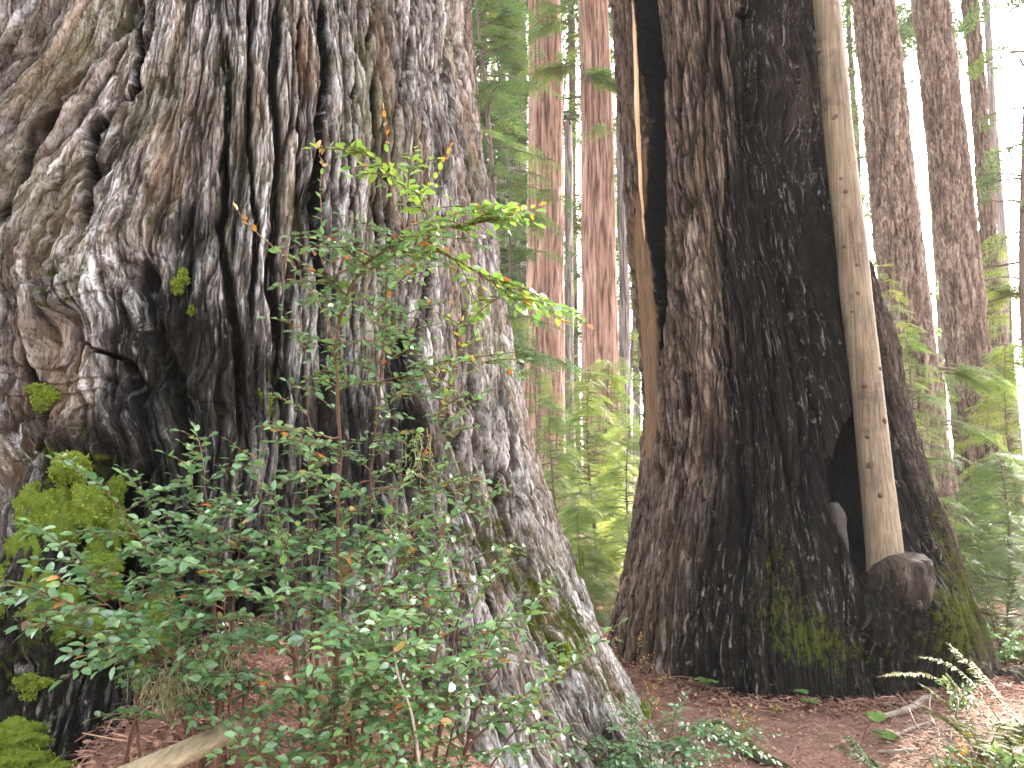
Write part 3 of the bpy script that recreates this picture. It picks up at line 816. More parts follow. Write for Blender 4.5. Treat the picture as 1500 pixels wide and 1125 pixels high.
def conifer(base, height, spread, nb, label, protos, size, step, tint, group, z0=.1, mat=None, trunk_r=.03, name='hemlock_sapling', cat='sapling', lean=(0, 0), az_bias=None, profile=.8, dead=.0):
    t = empty(name, base, label, cat, group)
    w, f = MB(), MB()
    n = 14
    tz = np.linspace(0, 1, n)
    tp = np.stack([base[0] + lean[0] * tz * height + .02 * height * np.sin(tz * 5 + base[0]), base[1] + lean[1] * tz * height, base[2] - .15 + (height + .15) * tz], -1)
    w.tube(tp, np.linspace(trunk_r, trunk_r * .15, n), 8, (.3, 0, 0, 1))
    br = MB()
    for k in range(nb):
        q = z0 + (1 - z0) * ((k + random.random()) / nb)
        L = spread * max(.12, (1 - q) ** profile) * random.uniform(.65, 1.15)
        p = np.array([np.interp(q, tz, tp[:, i]) for i in range(3)])
        az = random.uniform(0, 2 * math.pi) if az_bias is None else random.gauss(az_bias, .9)
        bough(br, f, p, az, L, random.uniform(.05, .4), protos, size, step, tint, wr=max(.004, trunk_r * .28))
    w.build('trunk', M_TWIG, t)
    br.build('limb', M_TWIG, t)
    f.build('foliage', mat or M_NEEDLE, t)
    return t

def crown_mesh(seed, r, h, n, size, protos, gap=.5):
    """Crown of a tall conifer: layered limbs with sprays, open between the layers; origin at its foot."""
    w, f = MB(), MB()
    for k in range(n):
        q = random.random() ** 1.1
        L = r * (1 - q) ** .7 * random.uniform(.5, 1.1) + .5
        bough(w, f, np.array([0, 0, q * h]), random.uniform(0, 2 * math.pi), L, random.uniform(-.1, .25), protos, size, .30 * size, .4, sag=.3, wr=.04, var=.22, bare=.2)
    V = MB(); V.V, V.Q, V.T, V.C, V.n = f.V, f.Q, f.T, f.C, f.n
    fm = make_mesh('crown', np.concatenate(f.V), np.concatenate(f.Q), None, True, np.concatenate(f.C))
    wm = make_mesh('limb', np.concatenate(w.V), np.concatenate(w.Q), np.concatenate(w.T), True, np.concatenate(w.C))
    fm.materials.append(M_FARLEAF); wm.materials.append(M_TWIG)
    return fm, wm
CROWNS = [crown_mesh(i, 4.2, 20, 95, 1.5, SPRAY_FAR) for i in range(2)]

def add_crown(t, foot, scale, rotz, i):
    for me, nm in zip(CROWNS[i % 2], ('crown', 'limb')):
        o = bpy.data.objects.new(nm, me); COL.objects.link(o)
        o.parent = t
        o.location = tuple(np.asarray(foot) - np.asarray(t.location)); o.scale = (scale, scale, scale); o.rotation_euler = (0, 0, rotz)

def back_tree(name, px, py_ref, w_px, D, label, mat, seed, height=38, top=None, ridge=(9, .25), flake=None, crown=14, cs=1.0, group='trunks seen beyond the two giants', taper=.45, nt=110, dens=190, crown_on=True):
    """A tall trunk whose middle is seen at (px, py_ref) w_px wide at distance D; lean_px is its drift towards the top of the frame."""
    p = at(px, py_ref, D)
    caz = math.cos(math.atan2(p[0], p[1]))
    rr = w_px * D / K / 2 * caz ** 2
    z_ref = p[2]
    # a vertical trunk away from the centre converges as the lens sees it; only the rest is lean
    p0 = at(top, 0, D) if top is not None else None
    lean = (0, 0)
    if p0 is not None:
        lean = ((p0[0] - p[0]) / max(.5, p0[2] - z_ref), (p0[1] - p[1]) / max(.5, p0[2] - z_ref))
    gz = float(ground_h(p[0], p[1]))
    base = np.array([p[0] - lean[0] * (z_ref - gz), p[1] - lean[1] * (z_ref - gz), gz])
    t = empty(name, base, label, 'tree', group)
    rb = rr * 1.03
    link_mesh('trunk', back_trunk('trunk', base, rb, rb * taper, height, lean, seed, ridge, flake, nt, dens), mat, t)
    if crown_on:
        f = base + np.array([lean[0] * crown, lean[1] * crown, crown])
        add_crown(t, f, cs, seed * 1.3, seed)
    return t

G1 = 'trunks seen beyond the two giants'
back_tree('redwood_tree', 797, 400, 60, 21, 'straight reddish trunk with ridged bark, left of the two tall red ones in the gap', M_BACK_RED, 101, top=796, crown=17)
back_tree('redwood_tree', 879, 400, 55, 19.5, 'straight reddish trunk in the gap, next to the charred redwood', M_BACK_RED, 102, top=870, crown=17)
back_tree('redwood_tree', 757, 300, 36, 27, 'pale grey trunk partly hidden behind the left reddish trunk', M_BACK_GREY, 103, crown=20)
back_tree('hemlock_tree', 686, 120, 22, 12.5, 'dark trunk half hidden along the upper edge of the grey giant', M_BACK_FIR, 104, top=676, crown=17, cs=.6, flake=(16, 6))
back_tree('hemlock_tree', 840, 450, 14, 33, 'thin dark trunk between the two reddish trunks', M_BACK_FIR, 105, crown=24)
back_tree('hemlock_tree', 913, 380, 17, 30, 'slim pale trunk squeezed between the right reddish trunk and the charred redwood', M_BACK_GREY, 106, crown=22)
back_tree('hemlock_tree', 708, 60, 17, 38, 'faint slender trunk in bright leaves at the top, beside the grey giant', M_BACK_GREY, 107, crown=28)
back_tree('douglas_fir_tree', 1321, 400, 77, 13, 'broad reddish brown flaky trunk just behind the peeled pole', M_BACK_FIR, 108, top=1274, crown=17, flake=(22, 6), ridge=(5, .4))
back_tree('douglas_fir_tree', 1405, 400, 68, 15.5, 'dark grey brown flaky trunk rising in front of a paler one at the right', M_BACK_FIR, 109, top=1363, crown=18, flake=(22, 6), ridge=(5, .4))
back_tree('douglas_fir_tree', 1443, 300, 30, 21, 'pale sunlit trunk mostly hidden behind the dark grey brown trunk', M_BACK_FIR, 110, top=1418, crown=20, flake=(22, 6), ridge=(5, .4))
# broken snag
p = at(832, 178, 25); gz = float(ground_h(p[0], p[1]))
sn = empty('broken_snag', (p[0], p[1], gz), 'pale dead snag with a broken reddish top behind the left reddish trunk', 'snag', G1)
link_mesh('trunk', back_trunk('trunk', np.array([p[0], p[1], gz]), .16, .13, p[2] - gz, (0, 0), 120, nt=40, dens=80), M_BACK_GREY, sn)
mb = MB(); top = np.array([p[0], p[1], p[2]])
for k in range(7):
    q = top + np.array([random.uniform(-.12, .12), random.uniform(-.1, .1), -.15])
    mb.tube([q, q + [random.uniform(-.1, .1), 0, .2], q + [random.uniform(-.3, .25), random.uniform(-.1, .1), random.uniform(.15, .5)]], [.05, .035, .008], 5, (.5, 0, 0, 1))
mb.build('splintered_top', M_BURL, sn)

# redwood added out of frame, its trunk shading the foot of the grey giant
q = np.array([23.0, 31.5, float(ground_h(23.0, 31.5))])
t = empty('redwood_tree', q, 'unseen redwood added beyond the right edge to shade the foot of the grey giant', 'tree', G1)
link_mesh('trunk', back_trunk('trunk', q, .82, .62, 46, (0, 0), 140, nt=60, dens=60), M_BACK_RED, t)
add_crown(t, q + np.array([0, 0, 33.0]), .8, 1.0, 1)
# farther trunks
FAR = [(735, 520, 20, 45, 'faint grey trunk low behind the edge of the grey giant'), 
       (930, 480, 12, 48, 'far thin trunk low beside the foot of the charred redwood'), (1256, 260, 13, 46, 'far trunk in the bright sliver between the pole and the broad flaky trunk'),
       (1487, 640, 17, 40, 'far trunk at the right edge in glaring light'), (1378, 500, 10, 50, 'far thin trunk glowing between the two flaky trunks'), (722, 300, 15, 50, 'far trunk among dark boughs beside the grey giant')]
for i, (px, py, w, D, lab) in enumerate(FAR):
    back_tree('conifer_tree', px, py, w, D, lab, M_BACK_GREY if i % 2 else M_BACK_FIR, 130 + i, height=34, crown=(random.uniform(4, 10) if px < 1200 else 24), cs=random.uniform(.8, 1.1), group='far trunks in the forest', nt=24, dens=60)

# ---- saplings and boughs of the understorey
G2 = 'young conifers in the understorey'
def sap(px, py_base, D, height, spread, nb, label, tint, protos=SPRAY, size=.26, step=.058, **k):
    p = at(px, py_base, D); p[2] = ground_h(p[0], p[1])
    return conifer(p, height, spread, nb, label, protos, size, step, tint, G2, **k)
sap(868, 830, 10.5, 2.85, 1.15, 140, 'bushy yellow green sapling, the tallest in the gap between the giants', .75, trunk_r=.03)
sap(812, 830, 9.6, 2.45, .85, 80, 'darker green sapling in the gap, close to the flank of the grey giant', .45, trunk_r=.025)
sap(925, 835, 9.0, 2.1, .95, 110, 'low lime green sapling in the gap, against the foot of the charred redwood', .72, trunk_r=.022)
sap(850, 850, 8.6, 1.2, .75, 56, 'lowest sapling in the gap, spreading over brown needles', .5, trunk_r=.018)
sap(895, 800, 13, 3.2, 1.2, 80, 'feathery sapling behind the tallest one in the gap', .55, SPRAY_MID, .42, .09)
sap(790, 800, 14, 3.2, 1.1, 46, 'dark feathery sapling at the foot of the left reddish trunk', .3, SPRAY_MID, .42, .09)
sap(1340, 800, 9.5, 3.1, .9, 90, 'tall soft green sapling directly behind the charred redwood and the pole', .45, trunk_r=.03)
sap(1312, 800, 10.2, 4.1, .5, 36, 'slender sapling whose bright lime tip rises beside the pole', .95, trunk_r=.022, profile=.5)
sap(1478, 850, 9.2, 1.75, .9, 90, 'dark green sapling at the right edge, beside the charred redwood', .25, trunk_r=.03)
sap(1430, 815, 12.5, 1.25, 1.1, 60, 'low sapling at the foot of the dark flaky trunk', .38)
sap(1492, 790, 14, 3.4, 1.1, 90, 'pale sunlit sapling at the right edge, behind the flaky trunks', .8, SPRAY_MID, .45, .1)
sap(1375, 800, 15, 2.8, .9, 46, 'glowing sapling in the bright gap between the flaky trunks', .75, SPRAY_MID, .42, .1)
sap(1497, 800, 18, 5.5, 1.5, 60, 'tall washed out sapling at the far right edge', .7, SPRAY_MID, .5, .12)

# tall understorey hemlocks whose boughs fill the upper gap
def boughs_tree(px, py, D, height, zlo, spread, nb, label, tint, protos, size, step, seed, **k):
    p = at(px, py, D); p[2] = ground_h(p[0], p[1])
    return conifer(p, height, spread, nb, label, protos, size, step, tint, 'leafy hemlocks among the trunks', z0=zlo, trunk_r=.09, name='hemlock_tree', cat='tree', mat=M_FARLEAF, profile=.35, **k)
boughs_tree(704, 560, 13.5, 12, .22, 1.35, 95, 'leafy hemlock hugging the upper edge of the grey giant', .5, SPRAY_MID, .6, .085, 1)
boughs_tree(730, 560, 24, 19, .15, 2.0, 130, 'hemlock with hanging green boughs left of the reddish trunks', .4, SPRAY_FAR, .9, .13, 2)
boughs_tree(838, 560, 29, 22, .12, 1.8, 120, 'sunlit hemlock showing between the two reddish trunks', .7, SPRAY_FAR, .9, .2, 3)
boughs_tree(925, 560, 33, 22, .10, 2.2, 110, 'bright leafy hemlock between the right reddish trunk and the charred redwood', .75, SPRAY_FAR, 1.0, .22, 4)
boughs_tree(1262, 560, 40, 22, .12, 2.3, 110, 'leafy hemlock seen in the sliver beside the peeled pole', .6, SPRAY_FAR, .8, .2, 5)
boughs_tree(1525, 560, 17, 12, .15, 1.7, 34, 'bare limbed hemlock reaching in from the right edge', .6, SPRAY_FAR, .7, .4, 7)
# single boughs in front of the reddish trunks and on the flaky trunk
def bough_thing(px, py, D, az, L, label, tint, n=3, size=.4, protos=SPRAY, src=None):
    """A live branch growing out of a trunk: limb and needles."""
    p = at(px, py, D)
    t = empty('hemlock_branch', p, label, 'branch', 'loose boughs in front of the trunks')
    w, f = MB(), MB()
    for k in range(n):
        bough(w, f, p + rng.normal(size=3) * .05, az + random.gauss(0, .35), L * random.uniform(.6, 1.1), random.uniform(-.05, .25), protos, size, .07, tint, wr=.012)
    w.build('limb', M_TWIG, t); f.build('foliage', M_NEEDLE, t)
bough_thing(838, 30, 19.5, R(185), 1.7, 'green bough across the top of the left reddish trunk', .35, 6, .5, SPRAY_MID)
bough_thing(850, 95, 19, R(190), 1.6, 'thin olive bough hanging down the left reddish trunk', .55, 7, .5, SPRAY_MID)
bough_thing(848, 112, 18.3, R(-5), 1.3, 'dark green bough across the upper part of the right reddish trunk', .3, 7, .5, SPRAY_MID)
bough_thing(905, 190, 18.2, R(200), .9, 'small grey green tuft on the right reddish trunk', .35, 3, .35, SPRAY_MID)
bough_thing(1385, 545, 11, R(0), .75, 'layered green bough across the middle of the dark flaky trunk', .45, 7, .36)
bough_thing(1383, 622, 10.6, R(5), .62, 'small green bough low on the dark flaky trunk', .45, 4, .3)
bough_thing(1448, 425, 17, R(0), 1.2, 'pale bough beside the upper part of the dark flaky trunk', .7, 5, .5, SPRAY_MID)

# the far wood
f = MB(); w = MB()
n = 900
az = rng.uniform(R(-34), R(48), n); D = rng.uniform(34, 62, n); hh = rng.uniform(.5, 24, n) ** 1.0
keep = fbm(az * 14, hh * .25, 90, 3) > -.12 + .5 * sstep(R(25), R(33), az) * sstep(4, 9, hh) + .25 * sstep(12, 22, hh) + 9 * (np.abs(az - R(28.4)) < R(1.6)) * (hh > 7)
az, D, hh = az[keep], D[keep], hh[keep]
P = np.stack([np.sin(az) * D, np.cos(az) * D, np.zeros_like(D)], -1); P[:, 2] = ground_h(P[:, 0], P[:, 1]) + hh
for p in P:
    bough(w, f, p, random.uniform(0, 6.28), random.uniform(1.5, 3.2), random.uniform(-.1, .2), SPRAY_FAR, 1.4, .42, .55, wr=.03, var=.25, bare=.0)
ff = f.build('far_forest_foliage', M_FARLEAF)
tag(ff, kind='stuff')
# ------------------------------------------------------------------ huckleberry shrubs
def leaf_proto(fold=.22, curl=.25, w=.30):
    t = [0, .18, .5, .8, 1]; ww = [0, .72 * w, w, .6 * w, 0]
    V = [(0, 0, 0)]
    for a, b in zip(t[1:-1], ww[1:-1]):
        z = -curl * a * a * .5
        V += [(-b, a, z + fold * b), (0, a, z), (b, a, z + fold * b)]
    V.append((0, 1, -curl * .5))
    Q = [(1, 2, 5, 4), (2, 3, 6, 5), (4, 5, 8, 7), (5, 6, 9, 8)]
    T = [(0, 2, 1), (0, 3, 2), (7, 8, 10), (8, 9, 10)]
    return np.array(V), np.array(Q), np.array(T)
LEAVES = [leaf_proto(.25, .25, .27), leaf_proto(.1, .5, .24), leaf_proto(.4, .1, .29)]

class Shrub:
    def __init__(s, base, label, group='evergreen huckleberry shrubs', name='huckleberry_shrub', cat='shrub'):
        s.t = empty(name, base, label, cat, group)
        s.leaf, s.twig, s.stems, s.shoot, s.young = MB(), MB(), [], MB(), MB()
    def stem(s, pts, r0, r1, n=26, c=.5):
        P = spline(pts, n)
        P[1:-1] += rng.normal(size=(n - 2, 3)) * .003
        s.stems.append((P, np.linspace(r0, r1, n), c)); return P
    def leaves(s, P, size, gap, tint, red=.02, brown=.01, start=.1, flat=.3, dest=None, flop=0.0, tipred=0):
        """Two-ranked leaves along polyline P."""
        seg = np.linalg.norm(np.diff(P, axis=0), axis=1); L = np.concatenate([[0], np.cumsum(seg)])
        n = max(2, int(L[-1] * (1 - start) / gap))
        l = np.linspace(L[-1] * start, L[-1], n)
        p = np.stack([np.interp(l, L, P[:, k]) for k in range(3)], -1)
        tg = np.gradient(P, axis=0); T = np.stack([np.interp(l, L, tg[:, k]) for k in range(3)], -1); T /= np.linalg.norm(T, axis=1)[:, None] + 1e-9
        side = np.cross(T, [0, 0, 1.0]) + rng.normal(size=(n, 3)) * .05; side /= np.linalg.norm(side, axis=1)[:, None] + 1e-9
        sg = np.where(np.arange(n) % 2 == 0, 1.0, -1.0)[:, None]
        d = T * rng.uniform(.35, .85, (n, 1)) + side * sg * rng.uniform(.7, 1.1, (n, 1)) + np.array([0, 0, 1.0]) * (rng.normal(size=(n, 1)) * flat + .08 - flop)
        d[-1] = T[-1]
        sz = size * rng.uniform(.65, 1.15, n) * (1 - .25 * np.linspace(0, 1, n))
        rot = frames(d, None, rng.normal(size=n) * .45 + sg[:, 0] * .2)
        c = tints(n, tint, .2, red, brown)
        if tipred:
            k = np.linspace(0, 1, n) > 1 - tipred
            c[k, 1] = rng.uniform(.4, 1, k.sum())
        wh = rng.integers(0, 3, n)
        for i in range(3):
            m = wh == i
            (dest or s.leaf).scatter(LEAVES[i], p[m], rot[m], sz[m], c[m])
    def spray(s, p0, d, L, size, gap, tint, sub=3, droop=.25, red=.02, brown=.01, dest=None, tipred=0, r=.0022):
        """A leafy twig with a few side twigs."""
        n = 9; t = np.linspace(0, 1, n)[:, None]
        d = np.asarray(d, float); d /= np.linalg.norm(d)
        w = rng.normal(size=3) * .12
        P = p0 + d * L * t + w * L * t * t + np.array([0, 0, -droop * L]) * t ** 2
        s.twig.tube(P, np.linspace(r, r * .4, n), 4, (rng.uniform(.2, .9), 0, 0, 1))
        s.leaves(P, size, gap, tint, red, brown, .08, dest=dest, tipred=tipred)
        side = np.cross(d, [0, 0, 1.0]); side /= np.linalg.norm(side) + 1e-9
        for k in range(sub):
            q = .2 + .65 * (k + .5) / sub
            b = P[int(q * (n - 1))]
            dd = d * .75 + side * (1 if k % 2 else -1) * random.uniform(.45, .9) + np.array([0, 0, random.gauss(0, .15)])
            m = 7; t2 = np.linspace(0, 1, m)[:, None]
            P2 = b + dd / np.linalg.norm(dd) * L * random.uniform(.35, .6) * t2 + np.array([0, 0, -droop * L * .4]) * t2 ** 2
            s.twig.tube(P2, np.linspace(r * .7, r * .3, m), 4, (rng.uniform(.2, .9), 0, 0, 1))
            s.leaves(P2, size * .92, gap, tint, red, brown, .08, dest=dest, tipred=tipred)
    def along(s, P, n, lo, hi, L, size, gap, tint, sub=3, spread=1.0, up=.15, droop=.25, toward=.25, red=.02, brown=.01, dest=None, tipred=0):
        """Sprays leaving a stem P in all directions, mostly level, a little towards the light (the camera side)."""
        m = len(P)
        tg = np.gradient(P, axis=0)
        for k in range(n):
            q = lo + (hi - lo) * (k + random.random()) / n
            i = min(m - 1, int(q * m))
            a = random.uniform(0, 2 * math.pi)
            d = np.array([math.cos(a), math.sin(a) - toward, up + random.gauss(0, .18)]) * spread + tg[i] / (np.linalg.norm(tg[i]) + 1e-9) * .5
            s.spray(P[i], d, L * random.uniform(.6, 1.2), size, gap, tint, sub, droop, red, brown, dest, tipred)
    def finish(s, mat=None):
        for P, r, c in s.stems:
            b = MB(); b.tube(P, r, 7, (c, 0, 0, 1)); b.build('stem', M_STEM, s.t)
        if s.twig.n: s.twig.build('twig', M_STEM, s.t)
        if s.leaf.n: s.leaf.build('foliage', mat or M_HUCK, s.t)
        if s.young.n: s.young.build('new_growth', M_BRIGHT, s.t)

def foot(px, py, D):
    p = at(px, py, D); p[2] = ground_h(p[0], p[1]) - .02
    return p
A = lambda px, py, D: at(px, py, D)

# the tall arching shrub
s = Shrub(foot(520, 1090, 2.35), 'tallest huckleberry shrub, its bright green branch arching over the edge of the grey giant')
b0 = foot(500, 1090, 2.3); b1 = foot(545, 1095, 2.35)
P1 = s.stem([b0, A(492, 900, 2.3), A(498, 640, 2.25), A(494, 500, 2.2), A(520, 410, 2.15), A(560, 370, 2.1), A(622, 338, 2.05), A(690, 328, 2.0), A(730, 318, 1.97), A(752, 313, 1.95)], .006, .0016, 50, .3)
P2 = s.stem([b1, A(540, 880, 2.4), A(543, 720, 2.4), A(556, 560, 2.38), A(562, 460, 2.36), A(566, 400, 2.35)], .005, .0015, 40, .25)
P3 = s.stem([A(614, 345, 2.06), A(650, 370, 2.03), A(700, 400, 2.0), A(735, 425, 1.98), A(755, 440, 1.96)], .0035, .0015, 20, .5)
P4 = s.stem([A(640, 335, 2.05), A(612, 300, 2.02), A(580, 262, 2.0), A(545, 228, 2.0), A(522, 218, 2.0)], .003, .0012, 22, .6)
P5 = s.stem([A(600, 350, 2.08), A(575, 290, 2.08), A(570, 220, 2.08), A(562, 160, 2.08)], .0025, .001, 18, .9)
P6 = s.stem([A(540, 385, 2.13), A(480, 400, 2.12), A(470, 330, 2.12), A(471, 250, 2.12), A(468, 215, 2.12)], .0025, .001, 20, .8)
P7 = s.stem([A(496, 520, 2.2), A(470, 450, 2.2), A(425, 385, 2.2), A(375, 340, 2.2), A(348, 308, 2.2)], .0028, .001, 22, .8)
P8 = s.stem([A(556, 560, 2.38), A(610, 545, 2.3), A(665, 528, 2.25), A(735, 532, 2.2)], .003, .001, 18, .5)
P9 = s.stem([A(543, 720, 2.4), A(600, 700, 2.32), A(640, 620, 2.28), A(668, 530, 2.25), A(678, 470, 2.22)], .003, .001, 24, .8)
P10 = s.stem([A(498, 640, 2.25), A(450, 650, 2.2), A(420, 635, 2.16), A(398, 628, 2.14)], .0025, .001, 16, .8)
P11 = s.stem([A(590, 352, 2.08), A(630, 270, 2.1), A(650, 240, 2.1), A(660, 215, 2.1)], .0022, .001, 14, .9)
P12 = s.stem([foot(585, 1100, 2.4), A(600, 900, 2.45), A(612, 760, 2.45), A(640, 650, 2.4), A(655, 560, 2.36)], .004, .0012, 30, .3)
P13 = s.stem([foot(470, 1090, 2.4), A(455, 860, 2.45), A(462, 700, 2.42), A(448, 560, 2.4), A(440, 450, 2.36)], .004, .0012, 30, .3)
s.along(P12, 14, .35, .97, .2, .034, .014, .55, 2)
s.along(P13, 10, .35, .97, .18, .034, .014, .4, 2)
yl = s.young
s.leaves(P1, .042, .015, .55, .01, .0, .62, dest=yl)
s.leaves(P3, .044, .013, .6, .01, .0, .1, dest=yl)
s.leaves(P4, .044, .012, .7, .0, .0, .15, dest=yl)
s.leaves(P5, .034, .022, .9, 0, 0, .35, dest=yl, tipred=.5)
s.leaves(P6, .034, .020, .7, 0, 0, .3, tipred=.25)
s.leaves(P7, .034, .020, .7, 0, 0, .2, tipred=.22)
s.leaves(P8, .036, .014, .6, 0, 0, .15)
s.leaves(P9, .032, .014, .9, 0, 0, .6, dest=yl, tipred=.3)
s.leaves(P10, .038, .012, .5, 0, 0, .1, tipred=.35)
s.leaves(P11, .034, .012, .9, 0, 0, .4, dest=yl, tipred=.4)
s.along(P1, 11, .68, .9, .14, .040, .013, .5, 2, toward=.1, dest=yl)
s.along(P3, 9, .15, .95, .16, .040, .013, .5, 2, toward=.1, droop=.35, dest=yl)
s.along(P4, 8, .1, .8, .14, .038, .013, .6, 1, toward=.1, dest=yl)
s.along(P1, 18, .38, .64, .20, .038, .016, .45, 2)
s.along(P1, 8, .18, .40, .16, .038, .016, .4, 1)
s.along(P2, 26, .36, .98, .22, .036, .015, .5, 2)
s.along(P8, 9, .2, .95, .15, .034, .014, .6, 1)
s.along(P9, 6, .4, .98, .09, .028, .013, .9, 1, dest=yl, tipred=.2)
for px, py, D in ((440, 640, 2.1), (455, 615, 2.08), (475, 655, 2.1), (495, 690, 2.1)):
    s.spray(A(px + 25, py + 25, D + .03), (-.8, -.4, .35), .16, .038, .012, .55, 2)
s.finish()

def mass(label, base, targets, size, gap, tint, per, L, sub=3, red=.015, brown=.012, droop=.25, up=.12, r0=.008, mat=None, group='evergreen huckleberry shrubs', lo=.3):
    s = Shrub(base, label, group)
    for (px, py, D) in targets:
        e = A(px, py, D)
        mid = base * .45 + e * .55 + np.array([0, 0, .10 + random.uniform(0, .1)])
        P = s.stem([base + rng.normal(size=3) * .025 * np.array([1, 1, 0]), mid, e], r0 * random.uniform(.55, 1), .0012, 26, random.uniform(.2, .8))
        s.along(P, per, lo, .97, L, size, gap, tint, sub, up=up, droop=droop, red=red, brown=brown)
        s.spray(e, P[-1] - P[-4], L, size, gap, tint, sub, droop, red, brown)
    s.finish(mat)
mass('wide blue green huckleberry shrub spreading left over the mossy foot of the grey giant', foot(330, 1010, 2.45),
     [(75, 872, 2.3), (120, 822, 2.35), (175, 745, 2.5), (150, 880, 2.2), (205, 925, 2.15), (235, 770, 2.45), (290, 745, 2.5), (260, 830, 2.3), (330, 880, 2.15), (350, 800, 2.3), (300, 700, 2.55)],
     .044, .015, .45, 7, .22)
mass('dense huckleberry shrub before the grey giant, thick with small glossy leaves', foot(480, 1080, 2.25),
     [(380, 720, 2.4), (420, 800, 2.25), (450, 740, 2.4), (500, 790, 2.2), (560, 780, 2.3), (420, 870, 2.1), (500, 870, 2.0), (560, 850, 2.1), (610, 760, 2.4), (640, 800, 2.35), (540, 930, 1.95), (620, 740, 2.45)],
     .043, .016, .5, 7, .22, brown=.04)
mass('low huckleberry shrub reaching right across the flared base', foot(600, 1110, 2.3),
     [(620, 880, 2.2), (690, 900, 2.3), (760, 925, 2.35), (830, 985, 2.4), (700, 980, 2.2), (640, 960, 2.1), (560, 980, 2.05), (740, 1040, 2.25), (650, 1050, 2.1), (580, 1060, 2.05), (520, 1020, 2.05), (700, 780, 2.6)],
     .043, .016, .55, 5, .22, red=.02, brown=.05)
mass('huckleberry seedling with sage green leaves at the bottom edge below the debris', foot(430, 1150, 2.1),
     [(350, 1085, 2.0), (400, 1060, 2.02), (455, 1085, 1.95), (500, 1060, 2.0), (385, 1110, 1.92), (540, 1105, 1.95)], .034, .014, .5, 5, .13, sub=2, group='huckleberry seedlings', lo=.45)
mass('frosty green trailing huckleberry by the mossy root at the bottom', foot(960, 1120, 3.7),
     [(900, 1090, 3.6), (940, 1075, 3.6), (985, 1065, 3.65), (1025, 1068, 3.7), (1055, 1085, 3.7), (925, 1110, 3.5), (1000, 1100, 3.5), (870, 1112, 3.5)], .040, .015, .35, 6, .2, group='huckleberry seedlings')
mass('dusky huckleberry seedling with drooping leaves on the heap of dead needles', foot(330, 1020, 2.5),
     [(300, 1010, 2.3), (345, 1000, 2.35), (395, 1010, 2.3), (425, 1035, 2.25)], .038, .017, .2, 4, .12, sub=1, group='huckleberry seedlings', lo=.5)
mass('small leafy sprig at the foot of the moss covered hollow', foot(205, 1000, 2.6),
     [(195, 985, 2.45), (225, 965, 2.5), (210, 1005, 2.4)], .022, .016, .4, 2, .06, sub=1, group='huckleberry seedlings', lo=.5)
def sprig(px, py, D, h, label, tint, red, tips, size=.026, n=4, group='small plants on the needle floor'):
    p = at(px, py, D); p[2] = ground_h(p[0], p[1])
    s = Shrub(p, label, group, 'huckleberry_sprout', 'sprout')
    for k in range(n):
        a = random.uniform(0, 6.28); e = p + np.array([math.cos(a) * h * .35, math.sin(a) * h * .35, h * random.uniform(.7, 1.05)])
        P = s.stem([p, p * .5 + e * .5 + rng.normal(size=3) * .02, e], .003, .001, 14, .7)
        s.leaves(P, size, .016, tint, red, 0, .25, tipred=tips)
        s.along(P, 4, .3, .95, h * .28, size, .014, tint, 1, red=red, tipred=tips)
    s.finish()
sprig(930, 1010, 4.9, .42, 'red tipped sprout between the two giants, near the end of the grey root', .8, .35, .5)
sprig(1078, 1078, 4.55, .30, 'pale green sprout with coral tips in the middle of the needle floor', .8, .15, .35, n=5)
sprig(905, 985, 5.3, .5, 'rusty leaved sprout behind the red tipped one', .8, .6, .6)
sprig(1135, 1012, 5.4, .08, 'tiny pinkish sprout on the needle floor near the charred base', .9, .6, .5, .02, 3)
sprig(795, 1090, 3.6, .3, 'reddish sprout against the foot of the grey giant', .7, .5, .4)
sprig(1390, 1120, 4.5, .22, 'sunlit pale sprout at the bottom edge among dead fern stalks', .95, .05, .1, .05, 6)
sprig(1460, 1110, 4.4, .26, 'sunlit yellow green sprout in the bottom corner', .95, 0, 0, .055, 6)
sprig(1466, 905, 7.4, .3, 'bright leafed sprout behind the right foot of the charred redwood', .95, 0, 0, .06, 4)
sprig(1395, 985, 5.6, .22, 'broad leafed sprout under the yellow fern', .55, 0, 0, .05, 3)

# ------------------------------------------------------------------ clover-like plants at the charred base
def round_plant(px, py, D, n, label, size=.05):
    p = at(px, py, D); p[2] = ground_h(p[0], p[1])
    t = empty('sorrel_plant', p, label, 'plant', 'small plants on the needle floor')
    lf, st = MB(), MB()
    a = np.linspace(0, 2 * np.pi, 14, endpoint=False)
    V = np.concatenate([[[0, 0, 0]], np.stack([np.cos(a) * .5 * (1 + .12 * np.cos(2 * a)), .5 + .5 * np.sin(a), .08 * np.cos(2 * a)], -1)]); V[0] = [0, .5, -.04]
    T = [[0, 1 + i, 1 + (i + 1) % 14] for i in range(14)]
    for k in range(n):
        e = p + np.array([random.uniform(-.12, .12), random.uniform(-.1, .05), random.uniform(.04, .14)])
        st.tube(spline([p, (p + e) / 2 + [0, 0, .03], e], 8), .0025, 4, (.4, 0, 0, 1))
        for q in range(3):
            az = q * 2.1 + random.random()
            d = np.array([[math.cos(az), math.sin(az), random.uniform(-.1, .15)]])
            lf.scatter((V, None, np.array(T)), e[None], frames(d), np.array([size * random.uniform(.8, 1.2)]), tints(1, .45, .15))
    st.build('stem', M_STEM, t); lf.build('foliage', M_BRIGHT, t)
round_plant(1018, 1000, 5.75, 3, 'rounded green leaves on short stems at the charred base, left one')
round_plant(1140, 985, 5.8, 4, 'sorrel leaves in a row against the middle of the charred base')
round_plant(1190, 1014, 5.6, 2, 'single bright rounded leaf on the needles below the charred base', .06)
round_plant(1262, 1055, 5.1, 2, 'flat pale green leaf among twigs on the needle floor', .075)

